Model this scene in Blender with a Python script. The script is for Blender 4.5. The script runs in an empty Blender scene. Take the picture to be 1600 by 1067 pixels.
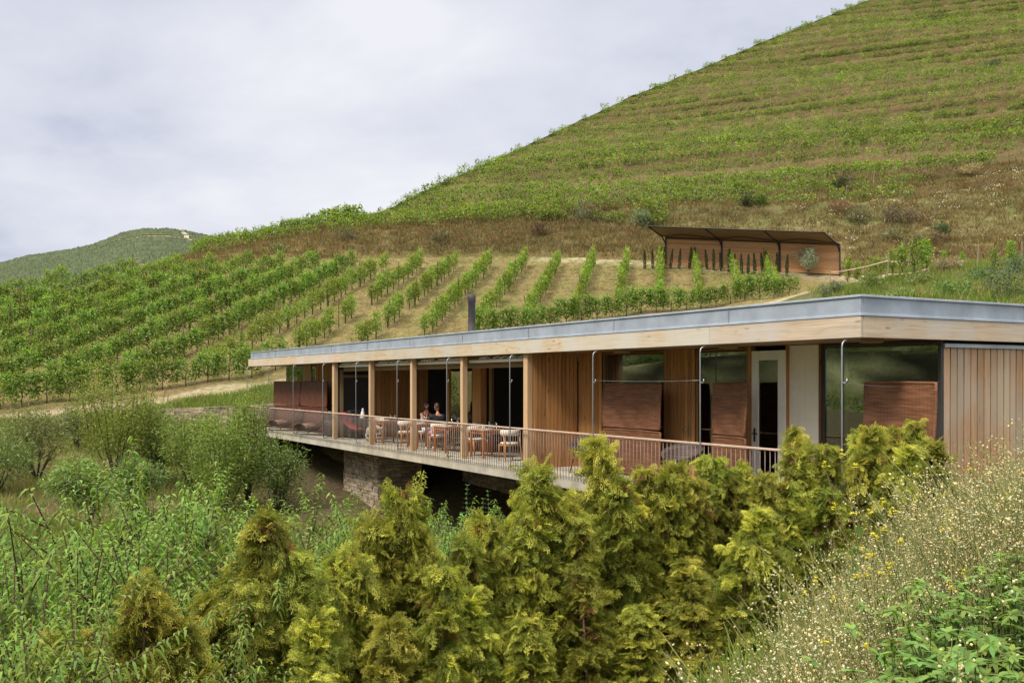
import bpy, bmesh, math, random
import numpy as np
from mathutils import Vector, Matrix

R = math.radians
rnd = random.Random(7)
rng = np.random.default_rng(11)
scene = bpy.context.scene
COL = scene.collection

# ------------------------------------------------------------------ camera, sky, sun, exposure
F = 1556.0            # focal length in photograph pixels
EYE = 2.08            # eye height above the deck (z = 0 is the deck top)
cam_d = bpy.data.cameras.new('camera')
cam = bpy.data.objects.new('camera', cam_d)
COL.objects.link(cam)
scene.camera = cam
cam.location = (0, 0, EYE)
cam.rotation_euler = (R(90), 0, 0)
cam_d.sensor_width = 36.0
cam_d.lens = 36.0 * F / 1600.0
cam_d.shift_y = (595 - 533.5) / 1600.0
cam_d.clip_start = 0.05
cam_d.clip_end = 4000

SUN_EL, SUN_AZ = R(52), R(-132)     # azimuth measured from +Y towards +X: behind the camera, to the left
world = bpy.data.worlds.new('World')
scene.world = world
world.use_nodes = True
nt = world.node_tree
nt.nodes.clear()
def wn(kind, **kw):
    n = nt.nodes.new(kind)
    for k, v in kw.items():
        setattr(n, k, v)
    return n
w_out = wn('ShaderNodeOutputWorld')
sky = wn('ShaderNodeTexSky', sky_type='NISHITA', sun_disc=False, sun_elevation=SUN_EL, sun_rotation=SUN_AZ)
bg_sky = wn('ShaderNodeBackground'); bg_sky.inputs['Strength'].default_value = 0.10
bg_cl = wn('ShaderNodeBackground'); bg_cl.inputs['Strength'].default_value = 1.0
mixw = wn('ShaderNodeMixShader')
tc = wn('ShaderNodeTexCoord')
sep = wn('ShaderNodeSeparateXYZ')
nt.links.new(tc.outputs['Generated'], sep.inputs[0])
def wmath(op, a, b=None, c=None):
    n = wn('ShaderNodeMath', operation=op)
    for i, v in enumerate((a, b, c)):
        if v is None: continue
        if isinstance(v, (int, float)): n.inputs[i].default_value = v
        else: nt.links.new(v, n.inputs[i])
    return n.outputs[0]
zc = wmath('MAXIMUM', sep.outputs['Z'], 0.0)
den = wmath('ADD', zc, 0.22)
u = wmath('DIVIDE', sep.outputs['X'], den)
v_ = wmath('DIVIDE', sep.outputs['Y'], den)
comb = wn('ShaderNodeCombineXYZ')
nt.links.new(u, comb.inputs[0]); nt.links.new(v_, comb.inputs[1])
comb.inputs[2].default_value = 1.7
n1 = wn('ShaderNodeTexNoise'); n1.inputs['Scale'].default_value = 0.85; n1.inputs['Detail'].default_value = 7; n1.inputs['Roughness'].default_value = 0.5
n1.inputs['Distortion'].default_value = 0.35
nt.links.new(comb.outputs[0], n1.inputs['Vector'])
n2 = wn('ShaderNodeTexNoise'); n2.inputs['Scale'].default_value = 2.6; n2.inputs['Detail'].default_value = 8; n2.inputs['Roughness'].default_value = 0.55
nt.links.new(comb.outputs[0], n2.inputs['Vector'])
nmix = wmath('ADD', wmath('MULTIPLY', n1.outputs['Fac'], 0.72), wmath('MULTIPLY', n2.outputs['Fac'], 0.28))
elev = wmath('MULTIPLY', zc, 0.16)          # thicker, greyer cloud higher up, brighter towards the horizon
nsub = wmath('SUBTRACT', nmix, elev)
ramp = wn('ShaderNodeValToRGB')
cr = ramp.color_ramp
cr.elements[0].position = 0.37; cr.elements[0].color = (0.43, 0.465, 0.575, 1)
cr.elements[1].position = 0.60; cr.elements[1].color = (0.755, 0.755, 0.80, 1)
e = cr.elements.new(0.45); e.color = (0.585, 0.605, 0.69, 1)
nt.links.new(nsub, ramp.inputs['Fac'])
# overcast sky: the part straight overhead is about twice as bright as the horizon
zen = wmath('ADD', 1.0, wmath('MULTIPLY', wmath('MAXIMUM', wmath('SUBTRACT', zc, 0.42), 0.0), 8.5))
wmix = wn('ShaderNodeMix'); wmix.data_type = 'RGBA'
nt.links.new(wmath('MULTIPLY', wmath('MAXIMUM', wmath('SUBTRACT', zc, 0.42), 0.0), 3.0), wmix.inputs[0])
nt.links.new(ramp.outputs['Color'], wmix.inputs[6]); wmix.inputs[7].default_value = (0.66, 0.64, 0.61, 1)
nt.links.new(wmix.outputs[2], bg_cl.inputs['Color'])
nt.links.new(zen, bg_cl.inputs['Strength'])
nt.links.new(sky.outputs['Color'], bg_sky.inputs['Color'])
mixw.inputs[0].default_value = 0.93
nt.links.new(bg_sky.outputs[0], mixw.inputs[1]); nt.links.new(bg_cl.outputs[0], mixw.inputs[2])
nt.links.new(mixw.outputs[0], w_out.inputs['Surface'])

sun_d = bpy.data.lights.new('sun', 'SUN')
sun_d.energy = 3.4
sun_d.angle = R(14)
sun_d.color = (1.0, 0.93, 0.82)
sun = bpy.data.objects.new('sun', sun_d)
COL.objects.link(sun)
sdir = Vector((math.sin(SUN_AZ) * math.cos(SUN_EL), math.cos(SUN_AZ) * math.cos(SUN_EL), math.sin(SUN_EL)))
sun.rotation_euler = sdir.to_track_quat('Z', 'Y').to_euler()
sun.location = (-30, -30, 60)

scene.view_settings.view_transform = 'Standard'
scene.view_settings.look = 'None'
scene.view_settings.exposure = 0.28
scene.view_settings.gamma = 1.0

# ------------------------------------------------------------------ small helpers
def ordinal(n):
    names = 'first second third fourth fifth sixth seventh eighth ninth tenth eleventh twelfth thirteenth fourteenth fifteenth sixteenth seventeenth eighteenth nineteenth twentieth'.split()
    if n <= 20: return names[n - 1]
    tens = {2: 'twenty', 3: 'thirty', 4: 'forty', 5: 'fifty', 6: 'sixty'}
    return tens[n // 10] + '-' + names[n % 10 - 1] if n % 10 else {2: 'twentieth', 3: 'thirtieth', 4: 'fortieth', 5: 'fiftieth', 6: 'sixtieth'}[n // 10]

def tag(o, label=None, cat=None, group=None, kind=None):
    if label: o['label'] = label
    if cat: o['category'] = cat
    if group: o['group'] = group
    if kind: o['kind'] = kind
    return o

def empty(name, loc=(0, 0, 0), rz=0.0, sc=1.0):
    o = bpy.data.objects.new(name, None)
    COL.objects.link(o)
    o.location = loc
    o.rotation_euler = (0, 0, rz)
    o.scale = (sc, sc, sc)
    o.empty_display_size = 0.1
    return o

def link(name, me, parent=None):
    o = bpy.data.objects.new(name, me)
    COL.objects.link(o)
    if parent is not None: o.parent = parent
    return o

def copy_thing(root, loc, rz=0.0, sc=None):
    r = root.copy(); COL.objects.link(r)
    r.location = loc; r.rotation_euler = (0, 0, rz)
    if sc is not None: r.scale = (sc, sc, sc) if isinstance(sc, (int, float)) else sc
    for ch in list(root.children):
        c = ch.copy(); COL.objects.link(c); c.parent = r
        for g in list(ch.children):
            d = g.copy(); COL.objects.link(d); d.parent = c
    return r

def tri_mesh(name, V, T, mat, col=None, smooth=False):
    """mesh from numpy vertices and triangles, optional per-vertex colour"""
    V = np.asarray(V, dtype=np.float32).reshape(-1, 3); T = np.asarray(T, dtype=np.int32).reshape(-1, 3)
    me = bpy.data.meshes.new(name)
    me.vertices.add(len(V)); me.vertices.foreach_set('co', V.ravel())
    me.loops.add(len(T) * 3); me.loops.foreach_set('vertex_index', T.ravel())
    me.polygons.add(len(T))
    me.polygons.foreach_set('loop_start', np.arange(0, len(T) * 3, 3, dtype=np.int32))
    me.polygons.foreach_set('loop_total', np.full(len(T), 3, dtype=np.int32))
    me.update(calc_edges=True)
    if col is not None:
        a = me.color_attributes.new('Col', 'FLOAT_COLOR', 'POINT')
        c4 = np.ones((len(V), 4), dtype=np.float32); c4[:, :3] = col
        a.data.foreach_set('color', c4.ravel())
    if smooth: me.polygons.foreach_set('use_smooth', np.ones(len(T), dtype=bool))
    me.materials.append(mat)
    me.validate(clean_customdata=False)
    return me

class Geo:
    """triangle soup collector"""
    def __init__(s): s.V = []; s.T = []; s.C = []; s.n = 0
    def add(s, V, T, C):
        V = np.asarray(V, dtype=np.float64).reshape(-1, 3); T = np.asarray(T).reshape(-1, 3)
        C = np.asarray(C, dtype=np.float64)
        if C.ndim == 1: C = np.tile(C, (len(V), 1))
        s.V.append(V); s.T.append(T + s.n); s.C.append(C); s.n += len(V)
    def arrays(s): return np.concatenate(s.V), np.concatenate(s.T), np.concatenate(s.C)
    def mesh(s, name, mat, smooth=False):
        V, T, C = s.arrays(); return tri_mesh(name, V, T, mat, C, smooth)

class MB:
    """small polygon-mesh collector with boxes, tubes, lathes and grids"""
    def __init__(s): s.v = []; s.f = []; s.c = []; s.sm = []
    def add(s, vs, fs, col=(1, 1, 1), smooth=False):
        b = len(s.v)
        s.v += [tuple(p) for p in vs]; s.c += [tuple(col)] * len(vs)
        s.f += [tuple(i + b for i in f) for f in fs]; s.sm += [smooth] * len(fs)
    def box(s, x0, x1, y0, y1, z0, z1, col=(1, 1, 1), M=None):
        vs = [(x0, y0, z0), (x1, y0, z0), (x1, y1, z0), (x0, y1, z0), (x0, y0, z1), (x1, y0, z1), (x1, y1, z1), (x0, y1, z1)]
        if M is not None: vs = [tuple(M @ Vector(p)) for p in vs]
        s.add(vs, [(0, 3, 2, 1), (4, 5, 6, 7), (0, 1, 5, 4), (1, 2, 6, 5), (2, 3, 7, 6), (3, 0, 4, 7)], col)
    def bar(s, a, b, w, h, col=(1, 1, 1), up=(0, 0, 1)):
        a = Vector(a); b = Vector(b); d = (b - a); L = d.length; d.normalize()
        upv = Vector(up)
        if abs(d.dot(upv)) > 0.98: upv = Vector((1, 0, 0))
        x = d.cross(upv).normalized(); y = x.cross(d)
        vs = []
        for p in (a, b):
            for sx, sy in ((-1, -1), (1, -1), (1, 1), (-1, 1)):
                vs.append(p + x * (sx * w / 2) + y * (sy * h / 2))
        s.add(vs, [(0, 1, 2, 3), (7, 6, 5, 4), (0, 4, 5, 1), (1, 5, 6, 2), (2, 6, 7, 3), (3, 7, 4, 0)], col)
    def tube(s, pts, r, n=8, col=(1, 1, 1), cap=True):
        pts = [Vector(p) for p in pts]; m = len(pts)
        rs = r if isinstance(r, (list, tuple)) else [r] * m
        vs = []; prev = None
        for i, p in enumerate(pts):
            d = (pts[min(i + 1, m - 1)] - pts[max(i - 1, 0)]).normalized()
            if prev is None:
                ref = Vector((0, 0, 1)) if abs(d.z) < 0.9 else Vector((1, 0, 0))
                x = d.cross(ref).normalized()
            else:
                x = (prev - d * prev.dot(d)).normalized()
            prev = x; y = d.cross(x)
            for k in range(n):
                a = 2 * math.pi * k / n
                vs.append(p + (x * math.cos(a) + y * math.sin(a)) * rs[i])
        fs = []
        for i in range(m - 1):
            for k in range(n):
                fs.append((i * n + k, i * n + (k + 1) % n, (i + 1) * n + (k + 1) % n, (i + 1) * n + k))
        if cap:
            fs.append(tuple(range(n - 1, -1, -1))); fs.append(tuple((m - 1) * n + k for k in range(n)))
        s.add(vs, fs, col, True)
    def lathe(s, prof, n=16, c=(0, 0, 0), col=(1, 1, 1), sx=1, sy=1):
        vs = []; fs = []
        for (r, z) in prof:
            for k in range(n):
                a = 2 * math.pi * k / n
                vs.append((c[0] + r * sx * math.cos(a), c[1] + r * sy * math.sin(a), c[2] + z))
        for i in range(len(prof) - 1):
            for k in range(n):
                fs.append((i * n + k, i * n + (k + 1) % n, (i + 1) * n + (k + 1) % n, (i + 1) * n + k))
        s.add(vs, fs, col, True)
    def sheet(s, grid, col=(1, 1, 1), smooth=True):
        m, n = len(grid), len(grid[0])
        vs = [p for row in grid for p in row]
        fs = [(i * n + j, i * n + j + 1, (i + 1) * n + j + 1, (i + 1) * n + j) for i in range(m - 1) for j in range(n - 1)]
        s.add(vs, fs, col, smooth)
    def mesh(s, name, mat, bevel=0.0):
        me = bpy.data.meshes.new(name)
        me.from_pydata(s.v, [], s.f); me.update()
        a = me.color_attributes.new('Col', 'FLOAT_COLOR', 'POINT')
        c4 = np.ones((len(s.v), 4), dtype=np.float32); c4[:, :3] = np.array(s.c, dtype=np.float32)
        a.data.foreach_set('color', c4.ravel())
        me.polygons.foreach_set('use_smooth', np.array(s.sm, dtype=bool))
        if bevel > 0:
            bm = bmesh.new(); bm.from_mesh(me)
            ed = [e_ for e_ in bm.edges if len(e_.link_faces) == 2 and e_.calc_face_angle(0) > 0.9]
            bmesh.ops.bevel(bm, geom=ed, offset=bevel, segments=1, affect='EDGES', clamp_overlap=True)
            bm.to_mesh(me); bm.free()
        me.materials.append(mat)
        return me
    def build(s, name, mat, parent=None, bevel=0.0):
        return link(name, s.mesh(name, mat, bevel), parent)

# ------------------------------------------------------------------ materials
def new_mat(name):
    m = bpy.data.materials.new(name); m.use_nodes = True
    t = m.node_tree; t.nodes.clear()
    return m, t
def N(t, kind, ins=None, **kw):
    n = t.nodes.new(kind)
    for k, v in kw.items(): setattr(n, k, v)
    for k, v in (ins or {}).items():
        if hasattr(v, 'is_linked'): t.links.new(v, n.inputs[k])
        else: n.inputs[k].default_value = v
    return n
def mixc(t, fac, a, b, mode='MIX'):
    n = t.nodes.new('ShaderNodeMix'); n.data_type = 'RGBA'; n.blend_type = mode; n.clamp_result = False
    for k, v in ((0, fac), (6, a), (7, b)):
        if hasattr(v, 'is_linked'): t.links.new(v, n.inputs[k])
        elif k == 0: n.inputs[k].default_value = v
        else: n.inputs[k].default_value = tuple(v) + (1,) if len(v) == 3 else v
    return n.outputs[2]
def ramp_(t, fac, stops):
    n = t.nodes.new('ShaderNodeValToRGB'); t.links.new(fac, n.inputs[0])
    el = n.color_ramp.elements
    while len(el) < len(stops): el.new(0.5)
    for e_, (p, c) in zip(el, stops):
        e_.position = p; e_.color = (c, c, c, 1) if isinstance(c, (int, float)) else tuple(c) + (1,)
    return n.outputs[0]
def vmul(t, vec, s):
    return N(t, 'ShaderNodeVectorMath', {0: vec, 1: s}, operation='MULTIPLY').outputs[0]

def leaf_mat(name, trans=0.35, rough=0.5, vary=0.35, hue=0.03, spec=0.3):
    """leaf colour comes from the mesh attribute; each plant differs a little in hue and value"""
    m, t = new_mat(name)
    at = N(t, 'ShaderNodeAttribute', attribute_name='Col')
    oi = N(t, 'ShaderNodeObjectInfo')
    val = N(t, 'ShaderNodeMapRange', {0: oi.outputs['Random'], 3: 1 - vary / 2, 4: 1 + vary / 2}).outputs[0]
    hu = N(t, 'ShaderNodeMapRange', {0: oi.outputs['Random'], 3: 0.5 - hue / 2, 4: 0.5 + hue / 2}).outputs[0]
    hs = N(t, 'ShaderNodeHueSaturation', {'Hue': hu, 'Saturation': 1.0, 'Value': val, 'Color': at.outputs['Color']})
    p = N(t, 'ShaderNodeBsdfPrincipled', {'Base Color': hs.outputs[0], 'Roughness': rough, 'Specular IOR Level': spec})
    tr = N(t, 'ShaderNodeBsdfTranslucent', {'Color': mixc(t, 1.0, hs.outputs[0], (1.25, 1.3, 0.6), 'MULTIPLY')})
    mx = N(t, 'ShaderNodeMixShader', {0: trans, 1: p.outputs[0], 2: tr.outputs[0]})
    N(t, 'ShaderNodeOutputMaterial', {'Surface': mx.outputs[0]})
    return m

def plain(name, col, rough=0.6, metal=0.0, var=0.12, scale=6.0, bump=0.0, spec=0.4, attr=False):
    m, t = new_mat(name)
    tcn = N(t, 'ShaderNodeTexCoord')
    nz = N(t, 'ShaderNodeTexNoise', {'Vector': tcn.outputs['Object'], 'Scale': scale, 'Detail': 6, 'Roughness': 0.6})
    f = N(t, 'ShaderNodeMapRange', {0: nz.outputs['Fac'], 1: 0.3, 2: 0.7, 3: 1 - var, 4: 1 + var}).outputs[0]
    base = col if not attr else None
    cc = N(t, 'ShaderNodeRGB').outputs[0]; cc.default_value = tuple(col) + (1,)
    if attr:
        at = N(t, 'ShaderNodeAttribute', attribute_name='Col')
        cc = mixc(t, 1.0, cc, at.outputs['Color'], 'MULTIPLY')
    g = N(t, 'ShaderNodeCombineColor', {0: f, 1: f, 2: f}).outputs[0]
    c = mixc(t, 1.0, cc, g, 'MULTIPLY')
    p = N(t, 'ShaderNodeBsdfPrincipled', {'Base Color': c, 'Roughness': rough, 'Metallic': metal, 'Specular IOR Level': spec})
    if bump > 0:
        b = N(t, 'ShaderNodeBump', {'Strength': bump, 'Distance': 0.02, 'Height': nz.outputs['Fac']})
        t.links.new(b.outputs[0], p.inputs['Normal'])
    N(t, 'ShaderNodeOutputMaterial', {'Surface': p.outputs[0]})
    return m

def wood(name, c0, c1, axis='Z', scale=1.0, knots=True, weather=None, rough=0.65):
    """grain stretched along one local axis, per-board tint from the mesh attribute"""
    m, t = new_mat(name)
    tcn = N(t, 'ShaderNodeTexCoord')
    sv = {'X': (1.2, 26, 26), 'Y': (26, 1.2, 26), 'Z': (26, 26, 1.2)}[axis]
    at = N(t, 'ShaderNodeAttribute', attribute_name='Col')
    off = N(t, 'ShaderNodeVectorMath', {0: vmul(t, at.outputs['Color'], (17.3, 9.1, 23.7)), 1: tcn.outputs['Object']}, operation='ADD').outputs[0]
    vec = vmul(t, off, tuple(s_ * scale for s_ in sv))
    nz = N(t, 'ShaderNodeTexNoise', {'Vector': vec, 'Scale': 1.0, 'Detail': 7, 'Roughness': 0.65, 'Distortion': 0.6})
    c = mixc(t, ramp_(t, nz.outputs['Fac'], [(0.3, 0.0), (0.7, 1.0)]), c0, c1)
    if knots:
        kv = vmul(t, off, {'X': (2.2, 8, 8), 'Y': (8, 2.2, 8), 'Z': (8, 8, 2.2)}[axis])
        vo = N(t, 'ShaderNodeTexVoronoi', {'Vector': kv, 'Scale': 0.8, 'Randomness': 1.0})
        k = ramp_(t, vo.outputs['Distance'], [(0.05, 1.0), (0.16, 0.0)])
        c = mixc(t, N(t, 'ShaderNodeMath', {0: k, 1: 0.75}, operation='MULTIPLY').outputs[0], c, tuple(x * 0.35 for x in c0))
    if weather:
        wz = N(t, 'ShaderNodeTexNoise', {'Vector': tcn.outputs['Object'], 'Scale': 0.9, 'Detail': 5})
        c = mixc(t, ramp_(t, wz.outputs['Fac'], [(0.40, 0.0), (0.62, 0.85)]), c, weather)
    c = mixc(t, 1.0, c, at.outputs['Color'], 'MULTIPLY')
    p = N(t, 'ShaderNodeBsdfPrincipled', {'Base Color': c, 'Roughness': rough, 'Specular IOR Level': 0.3})
    b = N(t, 'ShaderNodeBump', {'Strength': 0.25, 'Distance': 0.01, 'Height': nz.outputs['Fac']})
    t.links.new(b.outputs[0], p.inputs['Normal'])
    N(t, 'ShaderNodeOutputMaterial', {'Surface': p.outputs[0]})
    return m

def glass_mat(name, tint=(0.55, 0.6, 0.56), refl=0.16):
    m, t = new_mat(name)
    lw = N(t, 'ShaderNodeLayerWeight', {'Blend': 0.35})
    fac = N(t, 'ShaderNodeMapRange', {0: lw.outputs['Fresnel'], 3: refl, 4: 0.95}).outputs[0]
    tr = N(t, 'ShaderNodeBsdfTransparent', {'Color': tint + (1,)})
    gl = N(t, 'ShaderNodeBsdfGlossy', {'Color': (0.85, 0.9, 0.88, 1), 'Roughness': 0.015})
    mx = N(t, 'ShaderNodeMixShader', {0: fac, 1: tr.outputs[0], 2: gl.outputs[0]})
    N(t, 'ShaderNodeOutputMaterial', {'Surface': mx.outputs[0]})
    return m

def wicker_mat(name, ca, cb, sx=15.0, sz=64.0):
    """basket weave: horizontal withies passing over and under upright stakes (local x across, z up)"""
    m, t = new_mat(name)
    tcn = N(t, 'ShaderNodeTexCoord')
    uv = tcn.outputs['UV'] if False else tcn.outputs['Object']
    sp = N(t, 'ShaderNodeSeparateXYZ', {0: uv})
    def mm(op, a, b): return N(t, 'ShaderNodeMath', {0: a, 1: b}, operation=op).outputs[0]
    xs = mm('MULTIPLY', mm('ADD', sp.outputs[0], sp.outputs[1]), sx); zs = mm('MULTIPLY', sp.outputs[2], sz)
    row = mm('FLOOR', zs, 0.0)
    wv = mm('SINE', mm('MULTIPLY', mm('ADD', xs, row), math.pi), 0.0)
    rr = mm('SINE', mm('MULTIPLY', zs, math.pi * 1.0), 0.0)
    hgt = mm('MULTIPLY', mm('ABSOLUTE', rr, 0.0), mm('ADD', mm('MULTIPLY', wv, 0.3), 0.7))
    nz = N(t, 'ShaderNodeTexNoise', {'Vector': vmul(t, tcn.outputs['Object'], (3, 3, 30)), 'Scale': 1.0, 'Detail': 5})
    c = mixc(t, ramp_(t, hgt, [(0.05, 0.0), (0.7, 1.0)]), ca, cb)
    vs_ = mm('ABSOLUTE', mm('SINE', mm('MULTIPLY', xs, math.pi), 0.0), 0.0)
    c = mixc(t, ramp_(t, vs_, [(0.12, 0.6), (0.45, 0.0)]), c, tuple(x * 0.6 for x in ca))
    c = mixc(t, ramp_(t, nz.outputs['Fac'], [(0.38, 0.0), (0.7, 0.75)]), c, tuple(x * 1.7 for x in cb))
    p = N(t, 'ShaderNodeBsdfPrincipled', {'Base Color': c, 'Roughness': 0.6, 'Specular IOR Level': 0.3})
    b = N(t, 'ShaderNodeBump', {'Strength': 0.4, 'Distance': 0.006, 'Height': hgt})
    t.links.new(b.outputs[0], p.inputs['Normal'])
    N(t, 'ShaderNodeOutputMaterial', {'Surface': p.outputs[0]})
    return m

def ground_mat(name, bump=0.5, scale=1.0):
    """colour of each stretch of ground (soil, dry grass, path) comes from the mesh attribute, broken up by noise"""
    m, t = new_mat(name)
    tcn = N(t, 'ShaderNodeTexCoord')
    at = N(t, 'ShaderNodeAttribute', attribute_name='Col')
    n_a = N(t, 'ShaderNodeTexNoise', {'Vector': tcn.outputs['Object'], 'Scale': 0.35 * scale, 'Detail': 8, 'Roughness': 0.65})
    n_b = N(t, 'ShaderNodeTexNoise', {'Vector': tcn.outputs['Object'], 'Scale': 3.2 * scale, 'Detail': 8, 'Roughness': 0.7})
    n_c = N(t, 'ShaderNodeTexNoise', {'Vector': vmul(t, tcn.outputs['Object'], (1, 1, 1.7)), 'Scale': 11.0 * scale, 'Detail': 4, 'Roughness': 0.7})
    c = mixc(t, ramp_(t, n_a.outputs['Fac'], [(0.38, 0.0), (0.66, 0.55)]), at.outputs['Color'], mixc(t, 1.0, at.outputs['Color'], (0.66, 1.0, 0.55), 'MULTIPLY'))
    f = N(t, 'ShaderNodeMapRange', {0: n_b.outputs['Fac'], 1: 0.28, 2: 0.72, 3: 0.5, 4: 1.45}).outputs[0]
    f2 = N(t, 'ShaderNodeMapRange', {0: n_c.outputs['Fac'], 1: 0.3, 2: 0.7, 3: 0.72, 4: 1.25}).outputs[0]
    ff = N(t, 'ShaderNodeMath', {0: f, 1: f2}, operation='MULTIPLY').outputs[0]
    c = mixc(t, 1.0, c, N(t, 'ShaderNodeCombineColor', {0: ff, 1: ff, 2: ff}).outputs[0], 'MULTIPLY')
    p = N(t, 'ShaderNodeBsdfPrincipled', {'Base Color': c, 'Roughness': 0.95, 'Specular IOR Level': 0.1})
    hsum = N(t, 'ShaderNodeMath', {0: n_b.outputs['Fac'], 1: n_c.outputs['Fac']}, operation='ADD').outputs[0]
    b = N(t, 'ShaderNodeBump', {'Strength': bump, 'Distance': 0.25, 'Height': hsum})
    t.links.new(b.outputs[0], p.inputs['Normal'])
    N(t, 'ShaderNodeOutputMaterial', {'Surface': p.outputs[0]})
    return m

M = {}
M['ground'] = ground_mat('soil_and_dry_grass')
M['hill'] = ground_mat('hill_soil', 0.6, 0.8)
M['vine'] = leaf_mat('vine_leaf', 0.4)
M['vine_far'] = leaf_mat('vine_leaf_far', 0.4, vary=0.0, hue=0)
M['thuja'] = leaf_mat('thuja_spray', 0.38, 0.6, 0.3, 0.03, 0.15)
M['peach'] = leaf_mat('peach_leaf', 0.35, 0.55, 0.35, 0.04, 0.15)
M['shrub'] = leaf_mat('shrub_leaf', 0.3, 0.5, 0.25, 0.04)
M['grass'] = leaf_mat('grass_blade', 0.4, 0.6, 0.0, 0.0, 0.2)
M['bark'] = plain('bark', (0.09, 0.07, 0.055), 0.9, var=0.4, scale=25, bump=0.5, attr=True)
M['concrete'] = plain('concrete', (0.38, 0.34, 0.265), 0.85, var=0.3, scale=1.8, bump=0.15, attr=True)
M['zinc'] = plain('zinc', (0.36, 0.405, 0.47), 0.42, 0.35, var=0.22, scale=1.6, attr=True)
M['steel'] = plain('galvanised_steel', (0.30, 0.31, 0.315), 0.42, 0.7, var=0.1, scale=8)
M['black'] = plain('black_metal', (0.022, 0.021, 0.022), 0.5, 0.3)
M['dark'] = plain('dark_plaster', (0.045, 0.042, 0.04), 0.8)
M['white'] = plain('white_paint', (0.80, 0.79, 0.73), 0.5, var=0.05)
M['cream_paint'] = plain('cream_paint', (0.76, 0.71, 0.60), 0.5, var=0.05)
M['cream'] = plain('cream_cloth', (0.62, 0.58, 0.48), 0.85, var=0.08, scale=20)
M['fascia'] = wood('weathered_pine', (0.36, 0.27, 0.175), (0.58, 0.47, 0.335), 'X', 1.0, True, (0.47, 0.44, 0.38))
M['fascia_side'] = wood('weathered_pine_side', (0.36, 0.27, 0.175), (0.58, 0.47, 0.335), 'Y', 1.0, True, (0.47, 0.44, 0.38))
M['larch'] = wood('oiled_larch', (0.28, 0.130, 0.042), (0.50, 0.255, 0.092), 'Z')
M['larch_grey'] = wood('greying_larch', (0.31, 0.175, 0.085), (0.52, 0.325, 0.175), 'Z', 1.0, True, (0.42, 0.34, 0.25))
M['post'] = wood('pine_post', (0.42, 0.27, 0.14), (0.56, 0.38, 0.22), 'Z', 1.0, False)
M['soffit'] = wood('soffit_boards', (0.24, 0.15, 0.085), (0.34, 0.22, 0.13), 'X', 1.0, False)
M['table'] = wood('orange_wood', (0.38, 0.125, 0.035), (0.50, 0.18, 0.055), 'X', 1.4, False, None, 0.4)
M['chairwood'] = wood('honey_wood', (0.42, 0.18, 0.05), (0.55, 0.25, 0.08), 'Z', 1.4, False, None, 0.4)
M['rail'] = plain('weathered_rail', (0.42, 0.30, 0.23), 0.6, var=0.15, scale=10)
M['rust'] = plain('rusty_bar', (0.20, 0.155, 0.13), 0.65, 0.3, var=0.25, scale=20)
M['glass'] = glass_mat('window_glass')
M['wicker'] = wicker_mat('red_brown_wicker', (0.085, 0.035, 0.017), (0.150, 0.064, 0.030))
M['wicker_dark'] = wicker_mat('dark_wicker', (0.030, 0.010, 0.006), (0.10, 0.032, 0.016))
M['wicker_grey'] = wicker_mat('grey_brown_wicker', (0.10, 0.07, 0.05), (0.30, 0.2, 0.14))
M['stone'] = plain('schist_stone', (0.29, 0.235, 0.17), 0.9, var=0.35, scale=9, bump=0.8, attr=True)
M['reed'] = wood('reed_panel', (0.42, 0.205, 0.085), (0.60, 0.33, 0.15), 'X', 1.0, False)
M['reed_dark'] = wood('reed_roof', (0.13, 0.085, 0.055), (0.28, 0.18, 0.11), 'Y', 1.5, False)
M['soil'] = plain('dark_earth', (0.13, 0.095, 0.06), 0.95, var=0.5, scale=3, bump=1.0)
M['flue'] = plain('flue_steel', (0.045, 0.038, 0.036), 0.65, 0.1, var=0.15, scale=5)
M['skin'] = plain('skin', (0.50, 0.27, 0.18), 0.5, var=0.05, attr=True)
M['hair'] = plain('hair', (0.045, 0.025, 0.016), 0.5, var=0.2, scale=60)
M['black_cloth'] = plain('black_cloth', (0.014, 0.014, 0.016), 0.9)
M['pink_cloth'] = plain('pink_cloth', (0.55, 0.24, 0.28), 0.85)
M['pale_cloth'] = plain('pale_cloth', (0.55, 0.57, 0.62), 0.85)
M['red_cloth'] = plain('red_cloth', (0.33, 0.045, 0.045), 0.85)

# ------------------------------------------------------------------ building frame: t along the front (away from us), v into the building
C0 = Vector((5.22, 14.9, 0.0))
DD = Vector((-0.4936, 0.8697, 0.0)); EE = Vector((0.8697, 0.4936, 0.0))
BROT = math.atan2(-0.8697, 0.4936)
def W(t, v, z=0.0): return C0 + DD * t + EE * v + Vector((0, 0, z))
def px_to_t(px, v):
    """where along the front, at depth v behind the roof edge, the photograph's column px falls"""
    k = (px - 800) / F
    a = C0.x + EE.x * v; b = C0.y + EE.y * v
    return (a - k * b) / (k * DD.y - DD.x)
def smooth(a, b, x):
    x = np.clip((np.asarray(x, dtype=float) - a) / (b - a), 0, 1); return x * x * (3 - 2 * x)

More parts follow.
